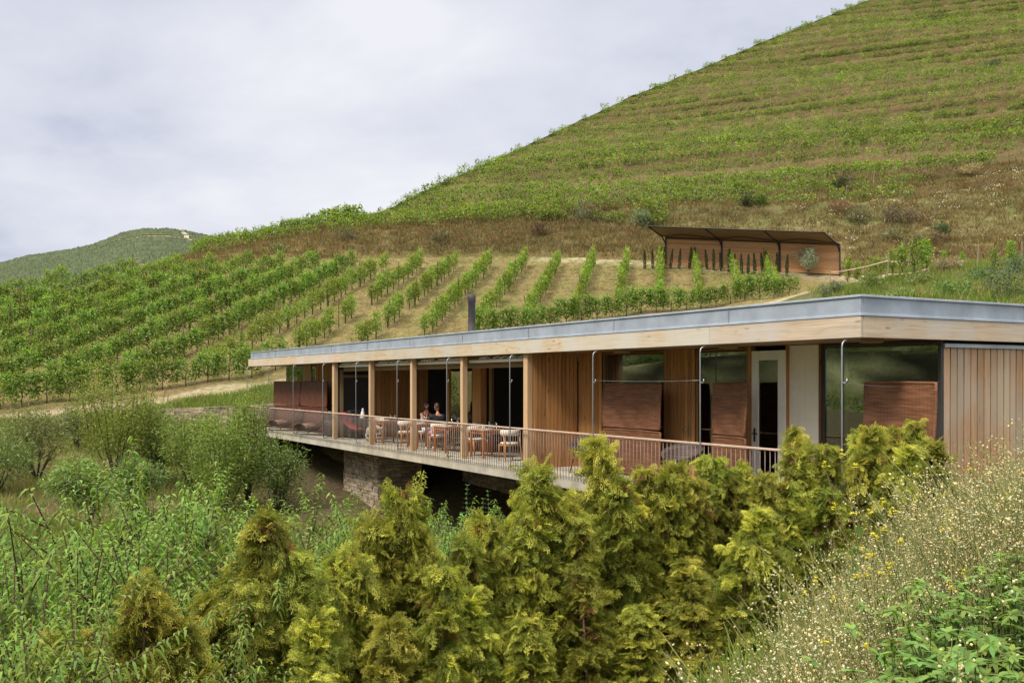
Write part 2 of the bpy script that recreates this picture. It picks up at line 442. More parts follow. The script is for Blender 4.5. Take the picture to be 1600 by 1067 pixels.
# ------------------------------------------------------------------ terrain heights
PTS = np.array([
 (0,0,.45),(-3,0,.3),(3,0,1.05),(0,-6,.8),(-6,-4,.2),(6,-4,1.6),(-12,-10,0),(14,-8,2),(2,4,1.02),(3.2,6,1.0),(2.2,6,.55),(4.3,8.5,.8),(5.5,10.5,.5),
 (1.2,3.5,.5),(1,5.5,-.4),(0,4,-.4),(-1,3,-.3),(-2.5,6.5,-1.9),(-4,4,-1.5),(0,9,-1.5),(2.2,10.2,-1.2),(4,12.5,-.8),(7,13,-.1),(8,9,1.0),(6,5,1.5),
 (10,14,.2),(14,12,1.5),(20,10,3),(4,16,-1.8),(2,19,-2.5),(0,22,-2.9),(-3,28,-3.0),(-6,32,-2.8),(-9,38,-2.1),(-12,44,-1.3),(-14,47.5,-.7),
 (-3,14,-2.6),(-6,10,-2.6),(-6,20,-2.8),(-10,14,-2.4),(-12,25,-2.2),(-15.7,35,-1.6),(-20,42,-.75),(-25.7,48,-.05),(-25.7,50,.15),(-30,49.5,-.05),
 (-20,52,.84),(-16,50.5,.5),(-13.5,55,1.85),(-12,50.5,1.0),(-18,48.5,-.5),(-24,44.5,-.6),(-10,6,-2.2),(-18,18,-2.2),(-24,30,-1.7),(-32,40,-.9),(-40,48,-.6),(-30,20,-2),(-50,30,-1),(-50,55,1.2),
 (-8,50,1.6),(0,45,1.2),(5,38,.9),(10,30,.9),(14,22,.9),(18,20,2.2),(22,28,3.6),(14,33,2.2),(10,42,2.2),
 (17.35,45,5.9),(18,40,5.2),(20.6,40,5.3),(22.4,57,8.0),(27.2,55,8.25),(34,52,8.4),(30,44,6.8),(20,63,8.0),(17,55,5.0),(40,40,8),(45,55,9.5),(30,30,5),(35.5,72,9.25),(40,70,9.3),(31,72,9.1),(46,72,9.6)], dtype=float)
def field_plane(X, Y): return .15 + .0147 * (X + 25.7) + .3157 * (Y - 50)
extra = [(x, y, field_plane(x, y)) for x in (-55, -40, -28, -18, -8, 2, 10) for y in (58, 66, 76, 86, 98) if not (x > 0 and y < 60)]
extra += [(x, y, field_plane(x, y)) for x in (18, 27, 36, 48) for y in (74, 84, 96)]
PTS = np.concatenate([PTS, np.array(extra)])
def _phi(r2): return np.where(r2 > 1e-9, 0.5 * r2 * np.log(np.maximum(r2, 1e-9)), 0.0)
_n = len(PTS)
_K = _phi(((PTS[:, None, :2] - PTS[None, :, :2]) ** 2).sum(-1)) + np.eye(_n) * 2.0
_P = np.concatenate([np.ones((_n, 1)), PTS[:, :2]], 1)
_A = np.zeros((_n + 3, _n + 3)); _A[:_n, :_n] = _K; _A[:_n, _n:] = _P; _A[_n:, :_n] = _P.T
_w = np.linalg.solve(_A, np.concatenate([PTS[:, 2], np.zeros(3)]))
def rbf(X, Y):
    X = np.atleast_1d(np.asarray(X, float)); Y = np.atleast_1d(np.asarray(Y, float)); sh = X.shape
    q = np.stack([X.ravel(), Y.ravel()], 1); out = np.zeros(len(q))
    for i in range(0, len(q), 20000):
        b = q[i:i + 20000]
        out[i:i + 20000] = _phi(((b[:, None] - PTS[None, :, :2]) ** 2).sum(-1)) @ _w[:_n] + _w[_n] + b @ _w[_n + 1:]
    return out.reshape(sh)
YA_PX = [-900, -300, 0, 250, 500, 800, 1000, 1100, 1300, 1450, 1700, 2500]
YA_V = [64, 70, 76.5, 86, 91, 91, 88, 86, 82, 78, 74, 70]
def YA(px): return np.interp(px, YA_PX, YA_V)
def px_of(X, Y): return 800 + F * np.asarray(X) / np.maximum(np.asarray(Y), 0.5)
PATH = np.array([(-60, 47.5), (-34, 49), (-25.7, 50), (-20, 52), (-16.5, 53.6), (-13.5, 55), (-6, 57.5), (4, 60), (12, 63.5), (18, 65.5), (21, 64.5), (22.5, 60)], float)
def path_dist(X, Y):
    X = np.asarray(X, float); Y = np.asarray(Y, float); d = np.full(X.shape, 1e9)
    for a, b in zip(PATH[:-1], PATH[1:]):
        ab = b - a; L = (ab ** 2).sum()
        s_ = np.clip(((X - a[0]) * ab[0] + (Y - a[1]) * ab[1]) / L, 0, 1)
        d = np.minimum(d, np.hypot(X - a[0] - s_ * ab[0], Y - a[1] - s_ * ab[1]))
    return d
def path_y(X): return np.interp(X, PATH[:9, 0], PATH[:9, 1])
def height(X, Y):
    X = np.atleast_1d(np.asarray(X, float)); Y = np.atleast_1d(np.asarray(Y, float))
    h = rbf(X, Y)
    k = smooth(0, 4, Y - path_y(X)) * smooth(17, 12, X)
    h = h * (1 - k) + field_plane(X, Y) * k
    # the building is cut into the slope: flat floor level under it, a drop below its front
    t = (X - C0.x) * DD.x + (Y - C0.y) * DD.y; v = (X - C0.x) * EE.x + (Y - C0.y) * EE.y
    inb = smooth(-1.5, .5, t) * smooth(35.5, 33, t)
    under = inb * smooth(2.0, 2.6, v) * smooth(13.5, 11, v)
    h = np.where(under > 0, np.minimum(h, h * (1 - under) + (-.35) * under), h)
    # beyond the field's top on the far left the ground falls away
    p = px_of(X, Y); ya = YA(p)
    fall = np.maximum(Y - ya, 0) * smooth(330, 180, p)
    return h - fall * 0.75 + 0.05 * np.sin(X * 1.3 + Y * .7) * np.sin(Y * 1.1 - X * .4)
def hz(x, y): return float(height(x, y)[0])

# ------------------------------------------------------------------ ground sheet
gx = np.concatenate([np.linspace(-400, -75, 12), np.arange(-70, -24, 1.0), np.arange(-24, 24, .35), np.arange(24, 70, 1.0), np.linspace(75, 400, 12)])
gy = np.concatenate([np.linspace(-300, -20, 10), np.arange(-15, 0, .8), np.arange(0, 60, .35), np.arange(60, 102, .6)])
GX, GY = np.meshgrid(gx, gy)
far = np.maximum(np.maximum(np.abs(GX) - 65, -15 - GY), 0)
GZ = height(np.clip(GX, -65, 65), np.clip(GY, -15, 110))
GZ = GZ * np.exp(-far / 60) - far * .12 * smooth(0, 40, far)
# colours of the soil itself
def mixn(a, b, k): return a * (1 - k[..., None]) + b * k[..., None]
c_soil = np.array((0.135, 0.088, 0.042)); c_grass = np.array((0.092, 0.098, 0.030)); c_path = np.array((0.33, 0.255, 0.165)); c_dry = np.array((0.185, 0.130, 0.060)); c_dark = np.array((0.075, 0.055, 0.03))
PXG = px_of(GX, GY)
GC = np.tile(c_dark * 1.2, GX.shape + (1,))
wob = 6 * np.sin(GX * .9) * np.cos(GY * .7) * .1
kf = smooth(0, 2, GY - path_y(GX) + wob)
GC = mixn(GC, c_dry * .9 + c_grass * .15, kf)
GC = mixn(GC, c_grass, smooth(14, 18, GX + wob) * smooth(66, 60, GY))
GC = mixn(GC, c_grass * .9, smooth(3, 1.5, np.abs(GY - path_y(GX) + 2.4)) * (GX < -5))
GC = mixn(GC, c_path, smooth(1.1, .5, path_dist(GX, GY) + wob) * .75)
GC = mixn(GC, c_path * .9, smooth(3.0, 0.6, np.abs(GY - YA(PXG) + .2)) * smooth(780, 860, PXG))
GC = mixn(GC, c_dry * .8, smooth(2.5, 1, np.hypot(GX + 21, GY - 38) / 3.5) * .5)
keep = (GY <= YA(PXG) + 1.2) | (np.abs(GX) > 75) | (GY < 40)
keep |= (PXG < 240) & (GY < 102)
ny, nx = GX.shape
idx = np.arange(ny * nx).reshape(ny, nx)
kc = keep[:-1, :-1] | keep[1:, 1:]
q = np.stack([idx[:-1, :-1], idx[:-1, 1:], idx[1:, 1:], idx[1:, :-1]], -1)[kc]
T = np.concatenate([q[:, [0, 1, 2]], q[:, [0, 2, 3]]])
me = tri_mesh('ground', np.stack([GX, GY, GZ], -1).reshape(-1, 3), T, M['ground'], GC.reshape(-1, 3), True)
tag(link('ground', me), kind='structure')

# ------------------------------------------------------------------ the vineyard hill
SIL_PX = [-200, 0, 200, 250, 330, 450, 520, 560, 600, 650, 700, 800, 900, 1000, 1100, 1200, 1300, 1345, 1450, 1600, 1800, 2400]
SIL_Y = [480, 464, 430, 414, 391, 364, 344, 338, 331, 305, 282, 238, 192, 146, 106, 63, 23, 5, -31, -78, -110, -150]
SIL_D = [96, 98, 100, 101, 106, 108, 109, 109.5, 112, 124, 135, 158, 168, 176, 183, 190, 199, 203, 212, 225, 235, 250]
def sil_y(p): return np.interp(p, SIL_PX, SIL_Y)
def sil_d(p): return np.interp(p, SIL_PX, SIL_D)
def sil_z(p): return (595 - sil_y(p)) / F * sil_d(p)
_sp = np.linspace(200, 2400, 1200); _sz = np.maximum.accumulate(sil_z(_sp) + np.arange(1200) * 1e-6)
def slope_m(z): return np.interp(z, [8, 19, 24, 28, 37, 52, 66, 78, 97], [-.04, -.05, -.056, -.07, -.11, -.105, -.10, -.09, -.08])
def contour_depth(z, p):
    """depth of the contour z (above the eye) in photograph column p; contour lines climb gently to the right"""
    s_ = np.interp(z, _sz, _sp)
    y = sil_y(s_) + slope_m(z) * np.minimum(p - s_, 1100) + 6 * np.sin(p * .006 + z * .35) * smooth(0, 200, p - s_)
    return z * F / (595 - np.minimum(y, 500))
B_PX = [-200, 0, 180, 250, 330, 500, 700, 850, 1000, 1100, 1300, 1450, 1700, 2400]
B_Y = [490, 470, 434, 416, 398, 368, 353, 347, 360, 366, 371, 370, 362, 350]
B_D = [92, 94, 95, 95, 96, 97, 97, 97, 96, 94, 90, 86, 84, 80]
def bank(p):
    d = np.interp(p, B_PX, B_D); return d, (595 - np.interp(p, B_PX, B_Y)) / F * d
Z0, ZSTEP, NROW = 17.1, 1.92, 43
HP = np.arange(200, 2300, 5.0)
ya = YA(HP); za = height((HP - 800) / F * ya, ya) - EYE
bd, bz = bank(HP); sd, sz_ = sil_d(HP), sil_z(HP)
rows = [(ya - .3, za - .25, 0)]
for k in np.linspace(.12, 1, 8):
    dd_ = ya + (bd - ya) * k; kk = k ** 0.8
    rows.append((dd_, za + (bz - za) * kk, 1))
ROWZ = [17.1, 19.2, 22.2, 25.4, 28.0, 30.3] + [32.2 + ZSTEP * i for i in range(NROW - 8)]
NEXTZ = dict(zip(ROWZ[:-1], ROWZ[1:]))
def row_point(zk, p, a=.25, z01=.06):
    """a point on the bench of row zk: a is the share of the way to the next contour"""
    zn = NEXTZ[zk]; y0, y1 = contour_depth(zk, p), contour_depth(zn, p)
    return y0 + (y1 - y0) * a, zk + (zn - zk) * z01
def clampsil(d, z):
    m = z >= sz_
    return np.where(m, sd, np.minimum(d, sd)), np.where(m, sz_, z)
bd2 = contour_depth(Z0, HP)
for k in (.35, .7, 1.0):
    d, z = clampsil(bd + (np.maximum(bd2, bd + 1) - bd) * k, bz + (Z0 - bz) * k)
    rows.append((np.maximum(d, rows[-1][0]), z, 2))
for zk in ROWZ[:-1]:
    for a, z01, tp in ((.3, .07, 3), (.5, .13, 3), (.72, .5, 4), (1.0, 1.0, 4)):
        d, z = row_point(zk, HP, a, z01); d, z = clampsil(d, z)
        rows.append((np.maximum(d, rows[-1][0]), z, tp))
rows.append((sd, sz_, 3)); rows.append((sd + 8, sz_ - 1.0, 3)); rows.append((sd + 60, sz_ - 26, 3)); rows.append((sd + 140, sz_ - 70, 3))
HD = np.stack([r[0] for r in rows]); HZ = np.stack([r[1] for r in rows]) + EYE
HX = (HP[None, :] - 800) / F * HD
bump = .22 * np.sin(HX * .8 + HD * .31) * np.sin(HD * .9 - HX * .23) + .12 * np.sin(HX * 2.1 + 1) * np.sin(HD * 2.7)
typ = np.array([r[2] for r in rows])
HZ += bump * np.isin(typ, (1, 2, 4))[:, None] * .9
hc = {0: c_dry * .8, 1: np.array((0.140, 0.098, 0.044)), 2: np.array((0.130, 0.110, 0.046)), 3: np.array((0.115, 0.100, 0.040)), 4: np.array((0.098, 0.066, 0.030))}
HC = np.stack([np.tile(hc[k], (len(HP), 1)) for k in typ])
rowj = 1 + .22 * np.sin(np.arange(len(rows)) * 2.3)[:, None, None]
HC = HC * rowj
gk = smooth(.1, .9, np.sin(HX * .11 + HD * .05) * np.sin(HD * .13 - 1) + .25 * np.sin(HX * .5))
HC = mixn(HC, c_grass * 1.05, gk * .22)
m_, n_ = HD.shape
idx = np.arange(m_ * n_).reshape(m_, n_)
q = np.stack([idx[:-1, :-1], idx[:-1, 1:], idx[1:, 1:], idx[1:, :-1]], -1).reshape(-1, 4)
HV = np.stack([HX, HD, HZ], -1).reshape(-1, 3)
T = np.concatenate([q[:, [0, 1, 2]], q[:, [0, 2, 3]]])
ar = np.linalg.norm(np.cross(HV[T[:, 1]] - HV[T[:, 0]], HV[T[:, 2]] - HV[T[:, 0]]), axis=1)
T = T[ar > 1e-5]
tag(link('hill', tri_mesh('hill', HV, T, M['hill'], HC.reshape(-1, 3), False)), kind='structure')
def hill_height(p, d):
    """height of the hill surface in column p at depth d"""
    i = int(np.clip((p - HP[0]) / 5, 0, len(HP) - 1)); return float(np.interp(d, HD[:, i], HZ[:, i]))

# the hill across the valley, off to the left, which the window panes mirror
ox = np.linspace(0, 1, 160); oy = np.linspace(-160, 150, 90)
OX, OY = np.meshgrid(ox, oy)
OV = np.stack([-105 - OX * 190, OY - OX * 40, -14 + 95 * OX ** .85 + 5 * np.sin(OY * .03 + OX * 4) + 1.6 * np.sin(OX * 80)], -1)
OC = np.tile(np.array((0.11, 0.10, 0.05)), OX.shape + (1,)) * (1 + .75 * np.sin(OX * 85 + OY * .06 + 2 * np.sin(OY * .1)))[..., None] * (1 + .5 * np.sin(OY * .21 + OX * 9) * np.sin(OX * 23))[..., None] * rng.uniform(.3, 1.7, OX.shape)[..., None]
idx = np.arange(OX.size).reshape(OX.shape)
q = np.stack([idx[:-1, :-1], idx[:-1, 1:], idx[1:, 1:], idx[1:, :-1]], -1).reshape(-1, 4)
tag(link('opposite_hill', tri_mesh('opposite_hill', OV.reshape(-1, 3), np.concatenate([q[:, [0, 1, 2]], q[:, [0, 2, 3]]]), M['hill'], OC.reshape(-1, 3), True)), kind='structure')

# distant rounded hill on the far left
def far_hill(D, prof, base_y, depth, name, col):
    ps = np.arange(prof[0][0], prof[-1][0] + 1, 6.0)
    ys = np.interp(ps, [a for a, b in prof], [b for a, b in prof])
    V = []; Cc = []
    ks = np.linspace(0, 1, 40)
    for k in ks:
        d = D - depth * (1 - k)
        zt = (595 - ys) / F * D; zb = (595 - base_y) / F * (D - depth)
        z = zb + (zt - zb) * k ** 1.08
        V.append(np.stack([(ps - 800) / F * d, np.full_like(ps, d), z + EYE], -1))
        Cc.append(np.tile(col, (len(ps), 1)))
    V.append(V[-1] + np.array((0, 60, -14))); Cc.append(Cc[-1])
    V = np.stack(V); Cc = np.stack(Cc)
    idx = np.arange(V.shape[0] * V.shape[1]).reshape(V.shape[:2])
    q = np.stack([idx[:-1, :-1], idx[:-1, 1:], idx[1:, 1:], idx[1:, :-1]], -1).reshape(-1, 4)
    tag(link(name, tri_mesh(name, V.reshape(-1, 3), np.concatenate([q[:, [0, 1, 2]], q[:, [0, 2, 3]]]), M['hill'], Cc.reshape(-1, 3), True)), kind='structure')
    return V
FH = far_hill(460, [(-260, 470), (-120, 440), (0, 414), (40, 403), (110, 392), (150, 383), (190, 366), (225, 359), (262, 359), (300, 364), (340, 374), (420, 392), (520, 420)], 452, 120, 'far_hill', np.array((0.190, 0.140, 0.080)))
far_hill(700, [(-900, 450), (-500, 430), (-200, 455), (-60, 470), (100, 500)], 500, 100, 'further_hill', np.array((0.07, 0.08, 0.05)))
# hedge-like vine terraces on it, one low band per terrace
g = Geo()
nk, npx = FH.shape[:2]
for k in [j for j in range(2, 39) if j % 3 != 0 and j % 10 != 4]:
    pts = FH[k]; sel = np.arange(npx)
    for i in range(npx - 1):
        for sub in (0, .34, .67):
            if rng.random() < .03: continue
            a = pts[i] * (1 - sub) + pts[i + 1] * sub; b = pts[i] * (.66 - sub) + pts[i + 1] * (sub + .34) if sub < .6 else pts[i + 1]
            h_ = 1.15 + rng.random() * .35; w_ = .7
            V = [a + (0, -w_, 0), b + (0, -w_, 0), b + (0, -w_ * .5, h_), a + (0, -w_ * .5, h_ * (.8 + .4 * rng.random())), a + (0, w_, 0), b + (0, w_, 0)]
            g.add(V, [(0, 1, 2), (0, 2, 3), (3, 2, 5), (3, 5, 4)], np.array((0.078, 0.105, 0.042)) * (.7 + .6 * rng.random()))
tag(link('distant_vines', g.mesh('distant_vines', M['vine_far'])), 'terraced vines on the far rounded hill at the left edge', 'vineyard', None, 'stuff')
mb = MB()
jc = lambda p: int(np.clip((p + 260) / 6, 0, FH.shape[1] - 1))
L = [Vector(FH[k, jc(p)]) + Vector((0, -.4, .9)) for k, p in ((39, 283), (37, 287), (35, 292), (33, 297), (31, 301))]
mb.sheet([[tuple(a + Vector((-1.1, 0, 0))), tuple(a + Vector((1.1, 0, 0)))] for a in L], (1, 1, 1))
tag(mb.build('far_track', plain('far_track_soil', (.24, .21, .15), .9)), kind='structure')

def ground_at(px, y, lo=20.0, hi=80.0):
    """first point of the ground seen in photograph pixel (px, y), between depths lo and hi"""
    d = np.linspace(lo, hi, 800); X = (px - 800) / F * d; z = height(X, d); yy = 595 - F * (z - EYE) / d
    i = int(np.argmax(yy <= y)) if (yy <= y).any() else len(d) - 1
    return Vector((X[i], d[i], z[i]))
def hill_at(px, y):
    i = int(np.clip((px - HP[0]) / 5, 0, len(HP) - 1)); yy = 595 - F * (HZ[:, i] - EYE) / HD[:, i]
    j = int(np.argmax(yy <= y)) if (yy <= y).any() else len(yy) - 1
    return Vector(((px - 800) / F * HD[j, i], HD[j, i], HZ[j, i]))

# ------------------------------------------------------------------ leaves
def unit(a): return a / np.maximum(np.linalg.norm(a, axis=-1, keepdims=True), 1e-9)
def kites(P, D, Nn, L, Wd, col, fold=.25, widest=.45, droop=0.0):
    """n folded leaf blades: base points P, directions D, normals Nn, lengths L, widths Wd"""
    n = len(P); D = unit(D); S = unit(np.cross(D, Nn)); U = np.cross(S, D)
    L = np.broadcast_to(L, n)[:, None]; Wd = np.broadcast_to(Wd, n)[:, None]
    mid = P + D * L * widest; tip = P + D * L; tip[:, 2] -= (droop * L)[:, 0]
    V = np.stack([P, mid + S * Wd / 2 + U * Wd * fold, tip, mid - S * Wd / 2 + U * Wd * fold], 1)
    i = np.arange(n)[:, None] * 4
    T = np.concatenate([i + np.array([0, 1, 2]), i + np.array([0, 2, 3])])
    Cc = np.repeat(np.broadcast_to(col, (n, 3)), 4, 0)
    return V.reshape(-1, 3), T, Cc
def lances(P, D, Nn, L, Wd, col, droop=.5, fold=.3, segs=3):
    """long arching leaves (peach, grass): a strip of quads narrowing to the tip, bending down by droop"""
    n = len(P); D = unit(D); S = unit(np.cross(D, Nn)); U = np.cross(S, D)
    L = np.broadcast_to(L, n)[:, None]; Wd = np.broadcast_to(Wd, n)[:, None]; droop = np.broadcast_to(droop, n)[:, None]
    prof = [.25, 1.0, .8, 0.0] if segs == 3 else [.4, 1, 0]
    vs = []
    for k in range(segs + 1):
        f_ = k / segs
        c = P + D * L * f_ - np.array((0, 0, 1.0)) * L * droop * f_ ** 2
        w = Wd * prof[k] / 2
        if k < segs: vs += [c - S * w + U * w * fold, c + S * w + U * w * fold]
        else: vs.append(c)
    m = 2 * segs + 1
    V = np.stack(vs, 1); i = np.arange(n)[:, None] * m
    T = []
    for k in range(segs - 1):
        a = 2 * k; T += [i + np.array([a, a + 1, a + 3]), i + np.array([a, a + 3, a + 2])]
    a = 2 * (segs - 1); T.append(i + np.array([a, a + 1, a + 2]))
    Cc = np.repeat(np.broadcast_to(col, (n, 3)), m, 0)
    return V.reshape(-1, 3), np.concatenate(T), Cc
def rod(g, pts, r0, r1, col, n=5):
    """tapered stick through points"""
    pts = np.asarray(pts, float); m = len(pts)
    d = unit(np.gradient(pts, axis=0)); ref = np.where(np.abs(d[:, 2:3]) < .9, np.array([[0, 0, 1.0]]), np.array([[1.0, 0, 0]]))
    x = unit(np.cross(d, ref)); y = np.cross(d, x)
    rr = np.linspace(r0, r1, m)
    a = 2 * np.pi * np.arange(n) / n
    V = pts[:, None] + (x[:, None] * np.cos(a)[None, :, None] + y[:, None] * np.sin(a)[None, :, None]) * rr[:, None, None]
    idx = np.arange(m * n).reshape(m, n); nx_ = np.roll(idx, -1, 1)
    q = np.stack([idx[:-1], nx_[:-1], nx_[1:], idx[1:]], -1).reshape(-1, 4)
    g.add(V.reshape(-1, 3), np.concatenate([q[:, [0, 1, 2]], q[:, [0, 2, 3]]]), col)
def rand_dir(n): return unit(rng.normal(size=(n, 3)))
def jitc(base, n, s=.25, h=.12):
    """n leaf colours around base: value and a little yellow/blue shift"""
    k = 1 + rng.normal(size=(n, 1)) * s
    c = np.asarray(base)[None] * np.clip(k, .35, 1.9)
    hsh = rng.normal(size=n) * h
    c[:, 0] *= np.clip(1 + hsh, .5, 1.6); c[:, 2] *= np.clip(1 - hsh, .5, 1.5)
    return c
BARKC = np.array((1.0, 1.0, 1.0))

# ---- grapevines
def vine_leaves(n, w, h0, h1, ln, size, base, tops=7):
    """leafy curtain on a trellis: clumps along the wire (local x), shoots sticking up"""
    nc = 9
    cx = np.linspace(-ln / 2, ln / 2, nc) + rng.normal(size=nc) * .08
    ct = h1 + rng.normal(size=nc) * .14; cb = h0 + rng.normal(size=nc) * .15
    k = rng.integers(0, nc, n)
    u_ = rng.random(n) ** .8
    P = np.stack([cx[k] + rng.normal(size=n) * .11, rng.normal(size=n) * w * (.55 + .5 * np.sin(np.pi * np.clip(u_, 0, 1))), cb[k] + (ct[k] - cb[k]) * u_], 1)
    D = rand_dir(n); D[:, 2] -= .35; D[:, 1] += np.sign(P[:, 1]) * .5
    Nn = rand_dir(n); Nn[:, 2] += 1.1
    c = jitc(base, n, .28, .12)
    out = [kites(P, D, Nn, size * (.75 + .5 * rng.random(n)), size * (.8 + .4 * rng.random(n)), c, .18, .5)]
    for i in range(tops):       # young shoots above the wire, paler
        x0 = rng.uniform(-ln / 2, ln / 2); m = 9; tt = np.linspace(0, 1, m)
        lean = rng.normal(size=2) * .16; H = rng.uniform(.2, .5)
        P = np.stack([x0 + lean[0] * tt, lean[1] * tt, h1 - .1 + H * tt], 1) + rng.normal(size=(m, 3)) * .02
        D = rand_dir(m); out.append(kites(P, D, rand_dir(m) + np.array((0, 0, 1.2)), size * (1.0 - .55 * tt), size * (.95 - .5 * tt), jitc(np.asarray(base) * (1.35, 1.25, 1.0), m, .15, .1), .18, .5))
    return out
VINE_G = np.array((0.135, 0.205, 0.034))
def vine_meshes(n, w, h0, h1, ln, size, base, tops, stake):
    g_ = Geo()
    for p in vine_leaves(n, w, h0, h1, ln, size, base, tops): g_.add(*p)
    tr = Geo()
    rod(tr, [(0, 0, -.15), (.03, .02, .3), (-.02, -.02, h0 + .15), (.03, 0, h0 + .4)], .035, .022, BARKC * .55)
    rod(tr, [(0, 0, h0 + .1), (-.35, .02, h0 + .3), (-.6, 0, h0 + .32)], .018, .01, BARKC * .6, 4)
    rod(tr, [(0, 0, h0 + .1), (.35, -.02, h0 + .3), (.6, 0, h0 + .32)], .018, .01, BARKC * .6, 4)
    if stake: rod(tr, [(.1, 0, -.15), (.1, 0, h1 - .1)], .012, .012, BARKC * .9, 4)
    return g_.mesh('vine_foliage', M['vine']), tr.mesh('vine_stem', M['bark'])
LUSH = [vine_meshes(760, .15, .36, 1.55, 1.3, .112, VINE_G * rng.uniform(1.0, 1.22), 11, False) for _ in range(4)]
SLIM = [vine_meshes(460, .12, .42, 1.5, 1.15, .105, VINE_G * np.array((1.25, 1.15, .95)), 6, True) for _ in range(4)]

# field rows run uphill; towards the left they swing across the slope
def gdir(x): return .16 + .10 * float(smooth(2, -24, x))
BASE_X = [-60, -40, -26, -20, -15, -12, -1.6, 9, 18, 24]
BASE_Y = [50.2, 50.6, 51.8, 54, 56.2, 59.5, 63.5, 69.3, 71, 71.5]
cand = []        # (distance, x, y, z, heading, kind, row key)
def roofline(p): return 548 - .0918 * (p - 400) if 388 < p < 1345 else (461 + .055 * (p - 1345) if p >= 1345 else 9999)
row_posts = []
ROWS = list(range(-19, 12))
for i in ROWS:
    x = -9.65 + 2.92 * i; y = 91.2
    pts = [(x, y)]
    while y > 45:
        x -= gdir(x) * .25; y -= .25; pts.append((x, y))
    p0 = np.array(pts); acc = 0.0; last = -9; lastpost = -99; cnt = 0
    for a, b in zip(p0[:-1], p0[1:]):
        acc += np.hypot(*(b - a))
        yb = np.interp(b[0], BASE_X, BASE_Y)
        if b[1] < yb + 1.1 or b[1] > min(YA(px_of(b[0], b[1])) - .4, 85.5): continue
        if b[0] < -46: continue
        if acc - lastpost > 6.2: row_posts.append((b[0], b[1], i)); lastpost = acc
        if acc - last >= 1.12:
            last = acc
            slim = i > -1
            if slim and rng.random() < (.03 if b[1] > 74 else .07): continue
            hd = math.atan2(b[1] - a[1], b[0] - a[0])
            cand.append([float(np.hypot(b[0], b[1])), b[0] + rng.normal() * .06, b[1] + rng.normal() * .06, hd, 'slim' if slim else 'lush', i])
bx = np.arange(-45, 20.5, 1.08)
for x in bx:
    y = float(np.interp(x, BASE_X, BASE_Y)); y2 = float(np.interp(x + .5, BASE_X, BASE_Y))
    if rng.random() < .025 or -13.5 < x < -2.5: continue
    cand.append([float(np.hypot(x, y)), x, y, math.atan2(y2 - y, .5), 'lush', 99 if x > -11.5 else 98])
vis = []; rest = []
for c in cand:
    z = hz(c[1], c[2]); p = float(px_of(c[1], c[2])); ytop = 595 - F * (z + 1.7 - EYE) / c[2]
    c.append(z)
    hidden = ytop > roofline(p)
    if p < -130 or hidden and p > 460: continue
    (vis if -30 < p < 1640 else rest).append(c)
vis.sort(key=lambda c: c[0])
rest += vis[300:]; vis = vis[:300]
def row_words(i):
    if i == 99: return 'the low cross row just above the grey roof edge'
    if i == 98: return 'the cross row beside the pale dirt path'
    # the row that meets the roof beside the flue pipe is row 3
    k = i - 3
    if k == 0: return 'the uphill row ending behind the flue pipe'
    return 'the %s uphill row %s of the flue pipe' % (ordinal(abs(k)), 'right' if k > 0 else 'left')
seen_rows = {}
def put_vine(c):
    d, x, y, hd, kind, i, z = c
    fm, sm = rnd.choice(LUSH if kind == 'lush' else SLIM)
    o = empty('grapevine', (x, y, z), hd + (math.pi if rnd.random() < .5 else 0), rnd.uniform(.88, 1.15))
    if kind == 'lush' and i < 90: o.scale = (1.0, 1.1, rnd.uniform(.85, 1.1))
    tag(o, ('full leafy' if kind == 'lush' else 'slim staked') + ' green grapevine in ' + row_words(i), 'grapevine', 'vines of ' + row_words(i))
    link('foliage', fm, o); link('stem', sm, o)
for c in vis: put_vine(c)
def merged(name, places, protos, mat, label, cat):
    """a mass of far plants as one mesh"""
    Vs, Ts, Cs, n0 = [], [], [], 0
    for (x, y, z, hd, sc, k) in places:
        V, T, Cc = protos[k]
        c_, s_ = math.cos(hd), math.sin(hd)
        V2 = np.empty_like(V); V2[:, 0] = (V[:, 0] * c_ - V[:, 1] * s_) * sc + x; V2[:, 1] = (V[:, 0] * s_ + V[:, 1] * c_) * sc + y; V2[:, 2] = V[:, 2] * sc + z
        Vs.append(V2); Ts.append(T + n0); Cs.append(Cc * rng.uniform(.8, 1.2)); n0 += len(V)
    me_ = tri_mesh(name, np.concatenate(Vs), np.concatenate(Ts), mat, np.concatenate(Cs))
    return tag(link(name, me_), label, cat, None, 'stuff')
def lod_vine(n, size, base, h0, h1, ln, w=.18, tops=4):
    g_ = Geo()
    for p in vine_leaves(n, w, h0, h1, ln, size, base, tops): g_.add(*p)
    rod(g_, [(0, 0, -.3), (.02, 0, h0 + .3)], .03, .02, np.array((.06, .045, .035)), 3)
    return g_.arrays()
PL = [lod_vine(380, .13, VINE_G * 1.12, .34, 1.55, 1.3, .14, 7) for _ in range(4)] + [lod_vine(260, .12, VINE_G * np.array((1.25, 1.15, .95)), .42, 1.5, 1.15, .12, 6) for _ in range(3)]
merged('field_vines', [(c[1], c[2], c[6], c[3], rng.uniform(.88, 1.12), rng.integers(0, 4) if c[4] == 'lush' else rng.integers(4, 7)) for c in rest], PL, M['vine_far'],
       'mass of grapevines filling the upper and far left of the field', 'vineyard')

